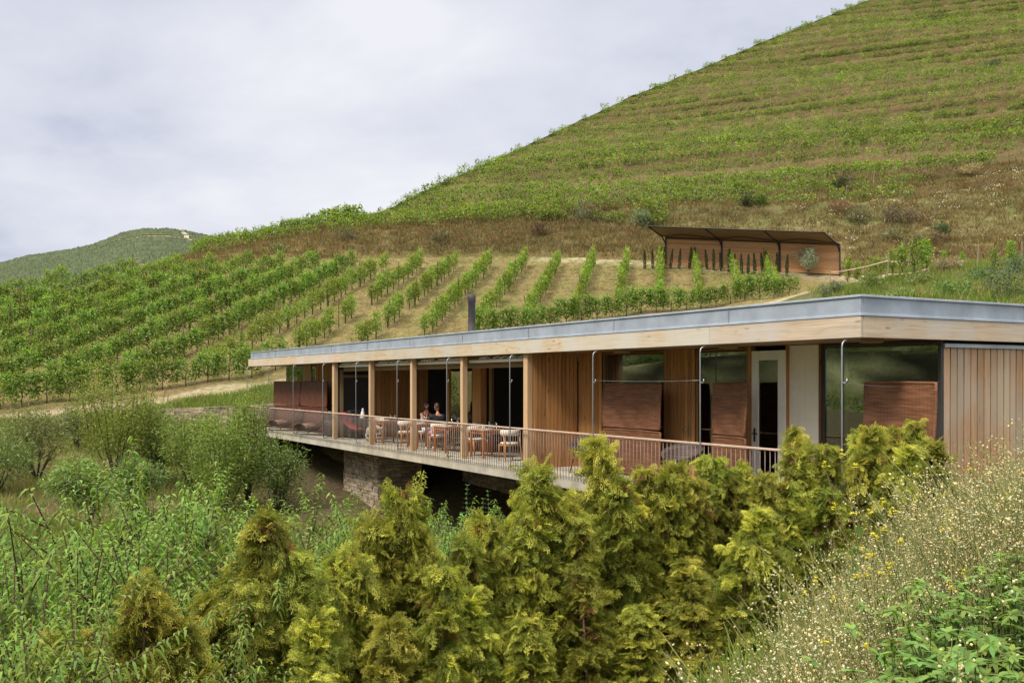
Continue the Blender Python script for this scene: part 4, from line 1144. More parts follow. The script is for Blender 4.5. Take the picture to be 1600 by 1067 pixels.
# ------------------------------------------------------------------ wicker screens
def screen(pa, va, pb, vb, mat, words, H=2.0, bulge=.10, grp=None):
    ta, tb_ = px_to_t(pa, va), px_to_t(pb, vb)
    A, B = W(ta, va), W(tb_, vb); mid = (A + B) / 2; d = (B - A); L_ = d.length; rz = math.atan2(d.y, d.x)
    o = empty('wicker_screen', mid, rz); tag(o, words, 'wicker screen', grp)
    def panel(name, z0, z1, lean):
        mb = MB(); nx_, nz_ = 25, 9
        def pt(i, j, off):
            x = (i / (nx_ - 1) - .5) * L_; k = j / (nz_ - 1); z = z0 + (z1 - z0) * k
            y = bulge * (1 - (2 * x / L_) ** 2) + lean * (k - .5) + .012 * math.sin(9 * x + 5 * z)
            z += .02 * math.cos(2.5 * x / L_) * (k - .5)
            return (x, y + off, z)
        f_ = [[pt(i, j, -.012) for i in range(nx_)] for j in range(nz_)]; b_ = [[pt(i, j, .012) for i in reversed(range(nx_))] for j in range(nz_)]
        mb.sheet(f_); mb.sheet(b_)
        r_ = mb.build(name, M[mat], o)
        mb = MB(); edge = [pt(i, 0, 0) for i in range(nx_)] + [pt(nx_ - 1, j, 0) for j in range(1, nz_)] + [pt(i, nz_ - 1, 0) for i in reversed(range(nx_ - 1))] + [pt(0, j, 0) for j in reversed(range(0, nz_ - 1))]
        mb.tube(edge, .026, 6); mb.build('rim', M[mat], r_)
    panel('upper_panel', 1.07, H, .05); panel('lower_panel', .05, .99, -.03)
    return o
screen(428.5, 1.0, 469, 1.0, 'wicker_dark', 'dark red brown woven screen at the open far end, left of a pair', 2.04, .03)
screen(470.5, .95, 511, .95, 'wicker_dark', 'dark red brown woven screen against the far end post, right of a pair', 2.04, .03)
screen(943, 1.05, 1032, 1.05, 'wicker', 'brown wicker screen before the window left of the plank door')
screen(1115, 1.15, 1166, .95, 'wicker', 'narrow brown wicker screen left of the white glazed door', 2.02)
screen(1351, 1.0, 1461, 1.0, 'wicker', 'brown wicker screen before the corner window at the roof corner', 2.04)

# ------------------------------------------------------------------ furniture on the deck
def place(px, v): t = px_to_t(px, v); return W(t, v)
# dining table
def make_table():
    o = empty('dining_table'); tag(o, 'x', 'table')
    mb = MB(); mb.box(-.40, .40, -.36, .36, .725, .755); mb.build('tabletop', M['table'], o, .006)
    mb = MB(); mb.box(-.36, .36, -.32, -.30, .65, .724); mb.box(-.36, .36, .30, .32, .65, .724); mb.box(-.36, -.34, -.298, .298, .65, .724); mb.box(.34, .36, -.298, .298, .65, .724); mb.build('apron', M['table'], o)
    for sx in (-1, 1):
        for sy in (-1, 1):
            mb = MB(); mb.box(sx * .365 - .025, sx * .365 + .025, sy * .325 - .025, sy * .325 + .025, 0, .72); mb.build('leg', M['table'], o, .005)
    return o
def make_chair():
    o = empty('dining_chair'); tag(o, 'x', 'chair')       # faces local +y
    mb = MB(); mb.lathe([(0, .43), (.22, .43), (.245, .45), (.245, .47), (.22, .485), (0, .49)], 20, (0, 0, 0)); mb.build('seat', M['cream'], o)
    mb = MB()
    gr1 = []
    for z, rr in ((.66, .255), (.68, .285), (.74, .295), (.80, .285), (.82, .255), (.80, .235), (.74, .228), (.68, .235), (.66, .255)):
        gr1.append([(rr * math.cos(a), rr * math.sin(a) * .9 - .0, z) for a in np.linspace(R(185), R(355), 16)])
    mb.sheet(gr1)
    for e_ in (0, 15): mb.add([r_[e_] for r_ in gr1[:-1]], [tuple(range(8))])
    mb.build('backrest', M['cream'], o)
    for sx in (-1, 1):
        mb = MB(); mb.tube([(sx * .20, .20, 0), (sx * .215, .17, .44)], [.014, .021], 8); mb.build('leg', M['chairwood'], o)
        mb = MB(); mb.tube([(sx * .25, -.24, 0), (sx * .225, -.17, .44), (sx * .245, -.10, .70)], [.014, .022, .015], 8); mb.build('leg', M['chairwood'], o)
    mb = MB(); mb.tube([(-.21, .17, .405), (.21, .17, .405), (.222, -.17, .405), (-.222, -.17, .405), (-.21, .17, .405)], .015, 6); mb.build('seat_frame', M['chairwood'], o)
    return o
tab0 = make_table(); ch0 = make_chair(); first = {'t': tab0, 'c': ch0}
used = {'t': False, 'c': False}
def put(kind, loc, rz, words, grp):
    o = first[kind]
    if used[kind]: o = copy_thing(o, loc, rz)
    else: o.location = loc; o.rotation_euler = (0, 0, rz); used[kind] = True
    o['label'] = words; o['group'] = grp; return o
FACE_UP = math.atan2(DD.y, DD.x) - math.pi / 2        # local +y along +t
FACE_DN = FACE_UP + math.pi
tables = [(607, .95, 'orange wood dining table left of the second slim post, nearest the wicker lantern'), (659, .95, 'orange wood dining table before the woman in the sleeveless top'), (703, .95, 'orange wood dining table behind the deck pole right of the couple'), (762, .95, 'orange wood dining table nearest the boarded wall')]
for p, v, wds in tables: put('t', place(p, v), BROT, wds, 'orange dining tables along the railing')
chairs = [(634, .85, FACE_UP, 'cream backed chair at the right side of the table nearest the wicker lantern'), (686, .9, FACE_UP, 'cream backed chair in which the person in black sits'), (737, .85, FACE_UP, 'cream backed chair right of the slim post, among the tables'), (796, .85, FACE_UP, 'cream backed chair beside the thick corner post'),
          (590.5, .95, FACE_DN, 'pale chair left of the table nearest the wicker lantern'), (713, 1.0, FACE_UP, 'pale chair tucked against the orange table right of the couple')]
chairs[5] = (746, 1.0, FACE_DN, 'pale chair at the left side of the table nearest the boarded wall')
for p, v, a, wds in chairs: put('c', place(p, v), a, wds, 'cream chairs at the dining tables')
put('c', place(664, 1.45), FACE_DN, 'cream chair in which the woman in the sleeveless top sits', 'cream chairs at the dining tables')
# plates and glasses on the tables
mb = MB(); mb.lathe([(0, .004), (.07, .004), (.125, .018), (.13, .022), (.07, .012), (0, .012)], 20); plate_me = mb.mesh('plate', M['white'])
mb = MB(); mb.lathe([(0, 0), (.035, 0), (.035, .005), (.006, .012), (.006, .08), (.035, .11), (.042, .15), (.036, .19), (.033, .19), (.038, .15), (.03, .115), (0, .10)], 14); glass_me = mb.mesh('wine_glass', glass_mat('clear_glass', (.9, .92, .92), .1))
mb = MB(); mb.box(-.30, .30, -.27, .27, .0, .008); cloth_me = mb.mesh('table_linen', M['cream'])
tw = ['on the table nearest the wicker lantern', 'on the table before the woman', 'on the table right of the couple', 'on the table nearest the boarded wall']
for (p, v, _), wds in zip(tables, tw):
    b_ = place(p, v)
    o = link('table_linen', cloth_me); o.location = b_ + Vector((0, 0, .757)); o.rotation_euler = (0, 0, BROT); tag(o, 'pale linen runner ' + wds, 'linen', 'pale linen on the dining tables')
    for s_, side in ((-.19, 'far'), (.19, 'near')):
        o = link('plate', plate_me); o.location = b_ + Vector((.4936 * s_, -.8697 * s_, .766)); tag(o, 'white plate at the %s setting ' % side + wds, 'plate', 'plates on the dining tables')
        o = link('wine_glass', glass_me); o.location = b_ + Vector((.4936 * s_ + .14, -.8697 * s_ + .12, .766)); tag(o, 'clear wine glass at the %s setting ' % side + wds, 'glass', 'glasses on the dining tables')
# pale cushions on the bench inside
mb = MB(); mb.box(-.75, .75, -.25, .25, .0, .44); 
o = link('bench', mb.mesh('bench', M['wicker_dark'])); o.location = place(757, 2.0); o.rotation_euler = (0, 0, BROT); tag(o, 'dark bench under the inner column behind the tables', 'bench')
for p, z, wds in ((738, .45, 'pale cushion left of the inner wooden column'), (763, .45, 'pale square cushion right of the inner wooden column')):
    mb = MB(); mb.lathe([(0, 0), (.16, .0), (.2, .12), (.2, .22), (.16, .36), (0, .37)], 4, (0, 0, 0), (1, 1, 1), 1.15, .35)
    o = mb.build('cushion', M['cream']); o.location = place(p, 2.0) + Vector((0, 0, z)); o.rotation_euler = (R(-14), R(6), BROT + R(45) * 0); tag(o, wds, 'cushion')
# wire lantern, carafes, red chair, armchair
mb = MB()
for k in range(16):
    a = 2 * math.pi * k / 16; mb.tube([(.26 * math.cos(a), .26 * math.sin(a), 0), (.30 * math.cos(a), .30 * math.sin(a), .25), (.24 * math.cos(a), .24 * math.sin(a), .48), (.08 * math.cos(a), .08 * math.sin(a), .58)], .012, 5)
for z, rr in ((.02, .262), (.16, .288), (.30, .292), (.44, .256), (.56, .11)): mb.tube([(rr * math.cos(a), rr * math.sin(a), z) for a in np.linspace(0, 2 * math.pi, 25)], .013, 5)
o = mb.build('wicker_lantern', M['cream']); o.location = place(585, .7); tag(o, 'pale openwork wicker lantern standing on the deck', 'lantern')
o = empty('side_table', place(576, 1.15), BROT); tag(o, 'low dark side table carrying two white carafes', 'side table')
mb = MB(); mb.box(-.5, .5, -.28, .28, .70, .73); mb.build('tabletop', M['black'], o, .005)
for sx in (-1, 1):
    for sy in (-1, 1): mb = MB(); mb.box(sx * .46 - .02, sx * .46 + .02, sy * .24 - .02, sy * .24 + .02, 0, .699); mb.build('leg', M['black'], o)
for p, wds in ((567, 'white flared carafe left of the slim post'), (580.5, 'white flared carafe right of the slim post')):
    mb = MB(); mb.lathe([(0, 0), (.10, 0), (.11, .03), (.07, .2), (.035, .30), (.04, .36), (.03, .36), (.03, .3), (0, .28)], 16); o = mb.build('carafe', M['white']); o.location = place(p, 1.15) + Vector((0, 0, .732)); tag(o, wds, 'carafe')
o = empty('deck_chair', place(547, .75), FACE_DN + R(40)); tag(o, 'red canvas deck chair between the two leftmost posts', 'chair')
mb = MB(); gr = [[(x_, -.35 + .8 * k, .95 - .62 * k - .14 * math.sin(k * math.pi)) for x_ in np.linspace(-.36, .36, 5)] for k in np.linspace(0, 1, 9)]; mb.sheet(gr); c_ = mb.build('canvas', M['red_cloth'], o); c_.modifiers.new('thick', 'SOLIDIFY').thickness = .008
for sx in (-1, 1):
    mb = MB(); mb.bar((sx * .38, -.37, .97), (sx * .38, .47, .02), .03, .04); mb.build('frame_bar', M['black'], o)
    mb = MB(); mb.bar((sx * .42, -.42, .0), (sx * .42, .46, .34), .03, .04); mb.build('frame_bar', M['black'], o)
o = empty('armchair', place(530, .9), FACE_DN); tag(o, 'dark grey low armchair left of the red canvas chair', 'armchair')
mb = MB(); mb.box(-.36, .36, -.34, .34, .14, .42); mb.build('seat', M['dark'], o, .03)
mb = MB(); mb.box(-.36, .36, -.44, -.342, .14, .85); mb.build('backrest', M['dark'], o, .03)
for sx in (-1, 1): mb = MB(); mb.box(sx * .41 - .045, sx * .41 + .045, -.44, .34, .02, .6); mb.build('armrest', M['dark'], o, .03)
# wicker loungers with a rolled foot end
mb = MB(); prof = []
for a in np.linspace(R(200), R(-20), 14): prof.append((-.62 + .30 * math.cos(a), .20 + .20 * math.sin(a)))
prof += [(-.2, .27), (.05, .29), (.3, .36), (.55, .55), (.75, .82), (.84, .90)]
mb.sheet([[(-.34 + .68 * j / 4, x_, z_ + .04) for j in range(5)] for x_, z_ in prof]); lo_me = mb.mesh('body', M['wicker_grey'])
mb = MB()
for sx in (-1, 1):
    mb.tube([(sx * .35, x_, z_ + .035) for x_, z_ in prof], .016, 6)
    mb.tube([(sx * .33, -.85, 0), (sx * .33, -.8, .12), (sx * .33, .3, .14), (sx * .33, .45, 0)], .012, 6)
mb.tube([(-.33, -.85, .01), (.33, -.85, .01)], .012, 6); lf_me = mb.mesh('frame', M['black'])
for p, v, wds in ((414, .7, 'grey brown wicker lounger furthest along the deck'), (452, .55, 'grey brown wicker lounger in front of the two dark screens'), (497, .5, 'grey brown wicker lounger nearest the far thick post')):
    o = empty('wicker_lounger', place(p, v), BROT - R(62)); tag(o, wds, 'lounger', 'wicker loungers at the far end of the deck')
    b_ = link('body', lo_me, o); b_.modifiers.new('thick', 'SOLIDIFY').thickness = .02; link('frame', lf_me, o)
# black wire bowl chairs
def bowl_chair(px, v, rz, words):
    o = empty('bowl_chair', place(px, v), rz); tag(o, words, 'chair', 'black woven bowl chairs on the deck')
    mb = MB(); Mt = Matrix.Translation((0, 0, .66)) @ Matrix.Rotation(R(20), 4, 'X')
    prof = [(.02, -.20), (.16, -.185), (.28, -.12), (.36, -.03), (.40, .03)]; n_ = 28
    vs = [Mt @ Vector((r_ * math.cos(2 * math.pi * k / n_), r_ * math.sin(2 * math.pi * k / n_), z_)) for r_, z_ in prof for k in range(n_)]
    fs = [(i * n_ + k, i * n_ + (k + 1) % n_, (i + 1) * n_ + (k + 1) % n_, (i + 1) * n_ + k) for i in range(4) for k in range(n_)]
    mb.add(vs, fs, (1, 1, 1), True); b_ = mb.build('bowl', M['wicker_black'], o); b_.modifiers.new('thick', 'SOLIDIFY').thickness = .014
    mb = MB(); mb.tube([Mt @ Vector((.405 * math.cos(a), .405 * math.sin(a), .035)) for a in np.linspace(0, 2 * math.pi, 33)], .016, 6); mb.build('rim', M['wicker_black'], o)
    for sx in (-1, 1):
        mb = MB(); mb.tube([(sx * .2, .2, .5), (sx * .27, .32, .0), (sx * .27, -.3, 0), (sx * .2, -.16, .52)], .012, 6); mb.build('leg', M['black'], o)
M['wicker_black'] = wicker_mat('black_wicker', (.018, .013, .011), (.085, .06, .05))
bowl_chair(917, .75, BROT + R(25), 'black woven bowl chair beside the boarded wall, left of the wicker screen')
bowl_chair(1066, .7, BROT + R(25), 'black woven bowl chair before the plank door')
mb = MB(); mb.lathe([(0, 0), (.12, 0), (.16, .05), (.17, .2), (.14, .33), (.12, .36), (.11, .34), (0, .30)], 14, sx=1, sy=.9); o = mb.build('woven_basket', M['cream']); o.location = place(936, .55); tag(o, 'small pale woven basket under the rim of the bowl chair', 'basket')

# ------------------------------------------------------------------ people at the table
def skinned(joints, bones, root, subdiv=1):
    me = bpy.data.meshes.new('tmp'); names = list(joints); ix = {n: i for i, n in enumerate(names)}
    me.from_pydata([joints[n][0] for n in names], [(ix[a], ix[b]) for a, b in bones], [])
    o = bpy.data.objects.new('tmp', me); COL.objects.link(o)
    o.modifiers.new('skin', 'SKIN'); sb = o.modifiers.new('sub', 'SUBSURF'); sb.levels = subdiv; sb.render_levels = subdiv
    lay = me.skin_vertices[0].data if me.skin_vertices else None
    for n in names:
        r_ = joints[n][1]; r_ = (r_, r_) if not isinstance(r_, tuple) else r_
        lay[ix[n]].radius = r_; lay[ix[n]].use_root = (n == root)
    dg = bpy.context.evaluated_depsgraph_get(); dg.update()
    ev = o.evaluated_get(dg); m2 = ev.to_mesh()
    vs = [tuple(v.co) for v in m2.vertices]; fs = [tuple(p.vertices) for p in m2.polygons]
    ev.to_mesh_clear(); bpy.data.objects.remove(o); bpy.data.meshes.remove(me)
    return vs, fs
def head_geo(mb, c, rz=0.0, tilt=0.0):
    """skull with brow, nose, mouth, chin and ears; looks along local +y turned by rz"""
    Mt = Matrix.Translation(c) @ Matrix.Rotation(rz, 4, 'Z') @ Matrix.Rotation(tilt, 4, 'X')
    n_, m_ = 24, 18; vs = []; cs = []
    for i in range(m_ + 1):
        th = math.pi * i / m_
        for k in range(n_):
            a = 2 * math.pi * k / n_
            x = .073 * math.sin(th) * math.cos(a); y = .092 * math.sin(th) * math.sin(a); z = .115 * math.cos(th)
            if z < 0: x *= 1 - .28 * (-z / .115) ** 1.5; y = y * (1 - .10 * (-z / .115)) + .012 * (-z / .115)
            fr = max(0.0, math.sin(a)) ** 6 * math.sin(th)
            y += fr * (.024 * math.exp(-((z + .018) / .022) ** 2 - (x / .013) ** 2) - .008 * math.exp(-((z - .012) / .012) ** 2 - ((abs(x) - .03) / .014) ** 2) + .008 * math.exp(-((z + .056) / .010) ** 2 - (x / .022) ** 2) + .01 * math.exp(-((z + .098) / .016) ** 2 - (x / .02) ** 2))
            c_ = (1, 1, 1)
            if fr > .2 and abs(z + .056) < .010 and abs(x) < .024: c_ = (.75, .42, .42)
            if fr > .2 and abs(z - .012) < .008 and abs(abs(x) - .030) < .012: c_ = (.12, .1, .1)
            vs.append(Mt @ Vector((x, y, z))); cs.append(c_)
    fs = [(i * n_ + k, i * n_ + (k + 1) % n_, (i + 1) * n_ + (k + 1) % n_, (i + 1) * n_ + k) for i in range(m_) for k in range(n_)]
    b = len(mb.v); mb.add(vs, [tuple(reversed(f_)) for f_ in fs], (1, 1, 1), True)
    for i, c_ in enumerate(cs): mb.c[b + i] = c_
    for s_ in (-1, 1):
        mb.add([Mt @ Vector((s_ * (.071 + .012 * math.sin(t_)), -.005 + .016 * math.cos(a), -.005 + .03 * math.sin(a))) for t_ in (0, 1.2) for a in np.linspace(0, 2 * math.pi, 9)[:-1]], [(k, (k + 1) % 8, 8 + (k + 1) % 8, 8 + k) for k in range(8)] + [tuple(range(8, 16))], (.95, .9, .9), True)
    return Mt
def hand_bones(J, B, wrist, palm_dir, side_dir, curl_dir, tag_, sgn):
    w = Vector(J[wrist][0]); pd = Vector(palm_dir).normalized(); sd_ = Vector(side_dir).normalized(); cd = Vector(curl_dir).normalized()
    J['palm' + tag_] = (tuple(w + pd * .055), (.030, .016)); B.append((wrist, 'palm' + tag_))
    for k, ln in enumerate((.068, .078, .072, .056)):
        off = sd_ * (-.027 + .018 * k); p = w + pd * .088 + off; last = 'palm' + tag_
        for q_, (f_, c_) in enumerate(((.0, 0), (.5, .18), (1.0, .6))):
            nm = 'f%d%d' % (k, q_) + tag_; J[nm] = (tuple(p + pd * ln * f_ * (1 - .35 * c_) + cd * ln * c_ * .8), .0085 - .001 * q_); B.append((last, nm)); last = nm
    nm = 'th0' + tag_; J[nm] = (tuple(w + pd * .03 - sd_ * .032 * sgn + cd * .012), .010); B.append(('palm' + tag_, nm))
    J['th1' + tag_] = (tuple(w + pd * .065 - sd_ * .050 * sgn + cd * .03), .0085); B.append((nm, 'th1' + tag_))
def seated_person(name, loc, rz, words, skinc, female):
    o = empty('person', loc, rz); tag(o, words, 'person')
    J = {'hip': ((0, -.02, .55), (.155, .11)), 'waist': ((0, -.02, .74), (.125, .09) if female else (.145, .105)), 'chest': ((0, .02, .95), (.145, .10) if female else (.175, .115)), 'neck': ((0, .05, 1.10), .048), 'headb': ((0, .07, 1.19), .05)}
    B = [('hip', 'waist'), ('waist', 'chest'), ('chest', 'neck'), ('neck', 'headb')]
    for s_, k in ((-1, 'a'), (1, 'b')):
        sw = .17 if female else .205
        J['sh' + k] = ((s_ * sw, .02, 1.03), .05 if female else .06); B.append(('chest', 'sh' + k))
        J['th' + k] = ((s_ * .10, .08, .53), .085); J['kn' + k] = ((s_ * .12, .44, .52), .058); J['an' + k] = ((s_ * .12, .40 if female else .46, .09), .037); J['to' + k] = ((s_ * .125, .60, .045), (.04, .03))
        B += [('hip', 'th' + k), ('th' + k, 'kn' + k), ('kn' + k, 'an' + k), ('an' + k, 'to' + k)]
    if female:   # right arm props the chin, left forearm rests on the table
        J['ela'] = ((-.20, .30, .80), .037); J['wra'] = ((.02, .43, .81), (.027, .022)); J['elb'] = ((.16, .30, .80), .037); J['wrb'] = ((.07, .24, 1.02), (.026, .022))
    else:
        J['ela'] = ((-.27, .24, .80), .045); J['wra'] = ((-.16, .48, .80), (.03, .025)); J['elb'] = ((.27, .24, .80), .045); J['wrb'] = ((.16, .48, .80), (.03, .025))
    B += [('sha', 'ela'), ('ela', 'wra'), ('shb', 'elb'), ('elb', 'wrb')]
    hand_bones(J, B, 'wra', (.8, .5, 0) if female else (.4, .9, 0), (.5, -.8, 0), (0, 0, -1), 'a', 1)
    if female: hand_bones(J, B, 'wrb', (-.35, -.25, 1), (.9, 0, .3), (-.3, -.6, 0), 'b', 1)
    else: hand_bones(J, B, 'wrb', (-.4, .9, 0), (.5, .8, 0), (0, 0, -1), 'b', -1)
    vs, fs = skinned(J, B, 'hip')
    mb = MB(); mb.add(vs, fs, skinc, True)
    hc = Vector((0, .10, 1.30)); Mt = head_geo(mb, hc, R(-8) if female else R(10), R(-6))
    mb.build('body', M['skin'], o)
    def cloth(nm, mat, grow, inside):
        """a garment that follows the body: the faces it covers, lifted off the skin"""
        P = np.array(vs); nrm = np.zeros_like(P)
        for f_ in fs:
            q_ = P[list(f_)]; n_ = np.cross(q_[2] - q_[0], q_[-1] - q_[1]); nrm[list(f_)] += n_
        nrm = unit(nrm); ok = np.array([inside(Vector(p)) for p in vs]); keep_ = [f_ for f_ in fs if ok[list(f_)].all()]
        mb = MB(); mb.add([tuple(p + n_ * grow) for p, n_ in zip(P, nrm)], keep_, (1, 1, 1), True); g3 = mb.build(nm, M[mat], o); g3.modifiers.new('thick', 'SOLIDIFY').thickness = .006
    def near(p, a, b, r_, k0=-.2, k1=1.0):
        A, Bv = Vector(J[a][0]), Vector(J[b][0]); d = Bv - A; k = (p - A).dot(d) / d.length_squared
        return k0 <= k <= k1 and (p - A - d * k).length < r_
    legs = lambda p, k1: near(p, 'tha', 'kna', .14, -.5, k1) or near(p, 'thb', 'knb', .14, -.5, k1)
    torso = lambda p: .50 < p.z < (1.04 if female else 1.085) and p.y < .17 and abs(p.x) < (.185 if female else .24) and not (p.z < .66 and p.y > .10)
    if female:
        cloth('top', 'pale_cloth', .010, lambda p: torso(p) and p.z < 1.0)
        cloth('shorts', 'pale_cloth', .016, lambda p: p.z < .64 and (legs(p, .85) or (torso(p) and p.z < .62)))
    else:
        cloth('shirt', 'black_cloth', .014, lambda p: torso(p) or near(p, 'sha', 'ela', .11, -.3, .75) or near(p, 'shb', 'elb', .11, -.3, .75))
        cloth('shorts', 'pink_cloth', .020, lambda p: p.z < .66 and (legs(p, .8) or (torso(p) and p.z < .62)))
        for k in 'ab':
            p = Vector(J['an' + k][0]); mb = MB(); 
            vs2, fs2 = skinned({'h': ((p.x, p.y - .03, .05), (.045, .045)), 'm': ((p.x, p.y + .1, .045), (.05, .04)), 't': ((p.x, p.y + .19, .04), (.04, .03)), 'u': ((p.x, p.y - .01, .11), (.048, .048))}, [('h', 'm'), ('m', 't'), ('h', 'u')], 'h'); mb.add(vs2, fs2, (1, 1, 1), True); mb.build('shoe', M['white'], o)
    # hair: a cap over the skull, longer behind for the woman
    mb = MB(); n_, m_ = 20, 10; vs = []
    for i in range(m_ + 1):
        for k in range(n_):
            a = 2 * math.pi * k / n_; front = max(0, math.sin(a))
            th = (math.pi * (.62 if not female else .72)) * i / m_ * (1 - .48 * front ** 1.2)
            r_ = 1.10 + .03 * math.sin(k * 3.1 + i)
            z = .115 * math.cos(th) * r_; x = .073 * math.sin(th) * math.cos(a) * r_; y = .092 * math.sin(th) * math.sin(a) * r_
            if female and front == 0 and i > 6: z -= .045 * (i - 6); y -= .006 * (i - 6)
            vs.append(Mt @ Vector((x, y - .006, z + .004)))
    fs = [(i * n_ + (k + 1) % n_, i * n_ + k, (i + 1) * n_ + k, (i + 1) * n_ + (k + 1) % n_) for i in range(m_) for k in range(n_)]
    mb.add(vs, fs, (1, 1, 1), True); hr = mb.build('hair', M['hair'], o); hr.modifiers.new('thick', 'SOLIDIFY').thickness = .008
    return o
seated_person('w', place(664, 1.45) + Vector((0, 0, 0)), FACE_DN + R(8), 'person in a sleeveless top resting chin on hand at the table', (1, .92, .88), True)
seated_person('m', place(685, .9), FACE_UP, 'person in black shirt and pink shorts seen from behind at the table', (.8, .75, .7), False)

# ------------------------------------------------------------------ reed shelter at the foot of the hill
PL_, PR_ = Vector(((1040 - 800) / F * 86, 86, 0)), Vector(((1313 - 800) / F * 81.5, 81.5, 0))
zl, zr = EYE + (595 - 414) / F * 86, EYE + (595 - 427) / F * 81.5
wd_ = (PR_ - PL_); SL = wd_.length; wd_.normalize(); srz = math.atan2(wd_.y, wd_.x)
sh = empty('reed_shelter', (PL_.x, PL_.y, zl), srz); tag(sh, 'long reed walled shelter with a dark sloping reed awning at the hill foot', 'shelter')
drop = (zr - zl) / SL
mb = MB()
for k in range(15):
    for a, b in ((0, .33), (.33, .66), (.66, 1)):
        col = jit(.16); x0, x1 = SL * a + .03, SL * b - .03; z = k * .162 - .1
        mb.add([(x0, -.02, z + x0 * drop), (x1, -.02, z + x1 * drop), (x1, .03, z + x1 * drop), (x0, .03, z + x0 * drop), (x0, -.02, z + .148 + x0 * drop), (x1, -.02, z + .148 + x1 * drop), (x1, .03, z + .148 + x1 * drop), (x0, .03, z + .148 + x0 * drop)],
               [(0, 3, 2, 1), (4, 5, 6, 7), (0, 1, 5, 4), (1, 2, 6, 5), (2, 3, 7, 6), (3, 0, 4, 7)], col)
mb.build('back_wall', M['reed'], sh)
mb = MB(); mb.add([(0, .04, -.2), (SL, .04, -.2 + SL * drop), (SL, .06, -.2 + SL * drop), (0, .06, -.2), (0, .04, 2.33), (SL, .04, 2.33 + SL * drop), (SL, .06, 2.33 + SL * drop), (0, .06, 2.33)], [(0, 3, 2, 1), (4, 5, 6, 7), (0, 1, 5, 4), (1, 2, 6, 5), (2, 3, 7, 6), (3, 0, 4, 7)]); mb.build('wall_backing', M['dark'], sh)
def roof_pt(k, s_, sag=True):
    """k along the shelter, s_ from the wall (0) to the raised front edge (1)"""
    x = SL * k; z = 2.36 + x * drop
    return (x - 1.15 * s_, -.02 - 2.1 * s_, z + .72 * s_ + .10 * math.sin(s_ * math.pi) * -1)
mb = MB(); mb.sheet([[roof_pt(k, s_) for k in np.linspace(0, 1, 40)] for s_ in np.linspace(0, 1, 7)])
rf = mb.build('awning', M['reed_dark'], sh); rf.modifiers.new('thick', 'SOLIDIFY').thickness = .04
mb = MB(); mb.tube([Vector(roof_pt(k, .38 - .13 * math.cos(k * 6 * math.pi))) + Vector((0, 0, -.06)) for k in np.linspace(0, 1, 40)], .03, 5); mb.build('cable', M['black'], rf)
mb = MB(); mb.tube([Vector(roof_pt(k, 1.0)) for k in np.linspace(0, 1, 12)], .05, 6); mb.tube([Vector(roof_pt(k, 0)) + Vector((0, 0, -.05)) for k in np.linspace(0, 1, 12)], .05, 6); mb.build('edge_beam', M['black'], rf)
for k in (0.002, .335, .667, .998):
    x = SL * k
    mb = MB(); mb.bar((x, -.09, -.4 + x * drop), (x, -.09, 2.32 + x * drop), .11, .11); mb.build('post', M['black'], sh)
    mb = MB(); mb.tube([Vector((x, -.09, 1.75 + x * drop)), Vector(roof_pt(k, .2)) + Vector((0, 0, -.09)), Vector(roof_pt(k, 1)) + Vector((0, 0, -.05))], .055, 6); mb.build('bracket', M['black'], sh)

# slim cypress saplings in front of it
def cypress():
    g_ = Geo(); n = 420; zz = rng.random(n) ** .9 * 1.7; rr = .11 * np.sin(np.clip(.25 + zz / 1.7 * .9, 0, 1.15) * np.pi * .87) + .01
    a = rng.random(n) * 2 * np.pi; P = np.stack([rr * np.cos(a) * rng.random(n) ** .4, rr * np.sin(a) * rng.random(n) ** .4, zz], 1)
    D = np.stack([np.cos(a) * .3, np.sin(a) * .3, np.ones(n)], 1) + rng.normal(size=(n, 3)) * .15
    g_.add(*kites(P, D, rand_dir(n), .16, .045, jitc((.045, .062, .022), n, .3, .15), .2))
    t_ = Geo(); rod(t_, [(0, 0, -.2), (0, 0, 1.5)], .018, .006, BARKC)
    return g_.mesh('cypress_foliage', M['shrub']), t_.mesh('cypress_stem', M['bark'])
CY = [cypress() for _ in range(4)]
cpx = [1007.6, 1020, 1033, 1037.7, 1047, 1061, 1077, 1088, 1105, 1115.5, 1127, 1138.6, 1147, 1159, 1169, 1180, 1193, 1203, 1215.5, 1229]
for k, p in enumerate(cpx):
    by = np.interp(p, [1005, 1100, 1180, 1230], [421, 421, 431, 433]); q_ = ground_at(p, by, 60, 85.5)
    o = empty('cypress_sapling', q_, rnd.random() * 6, rnd.uniform(.85, 1.12)); o.rotation_euler = (rnd.gauss(0, .05), rnd.gauss(0, .06), rnd.random() * 6)
    tag(o, 'slim dark cypress sapling, %s from the left before the reed shelter' % ordinal(k + 1), 'cypress', 'cypress saplings before the reed shelter')
    f_, s_ = rnd.choice(CY); link('foliage', f_, o); link('stem', s_, o)

# round leafy crowns: olive, bushes, shrubs
def bush(n, rx, rz, leaf, wd, base, zc, blobs=9, up=.3, fold=.2, var=.3, lance=False):
    """clumps of small leaves scattered through a lumpy crown"""
    g_ = Geo(); bc = rand_dir(blobs) * rng.uniform(.35, .72, (blobs, 1)) * np.array((rx, rx, rz)); bc[:, 2] = np.maximum(bc[:, 2], -rz * .6)
    br = rng.uniform(.32, .55, blobs)
    k = rng.integers(0, blobs, n); d = rand_dir(n); rad = rng.random(n) ** .45
    P = bc[k] + d * (rad * br[k])[:, None] * np.array((rx, rx, rz)); P[:, 2] += zc
    D = d + rng.normal(size=(n, 3)) * .6; D[:, 2] += up
    c = jitc(base, n, var, .14)
    if lance: g_.add(*lances(P, D, rand_dir(n), leaf * rng.uniform(.7, 1.3, n), wd, c, .25, .2, 2))
    else: g_.add(*kites(P, D, rand_dir(n) + np.array((0, 0, .6)), leaf * rng.uniform(.7, 1.3, n), wd, c, fold))
    return g_, bc
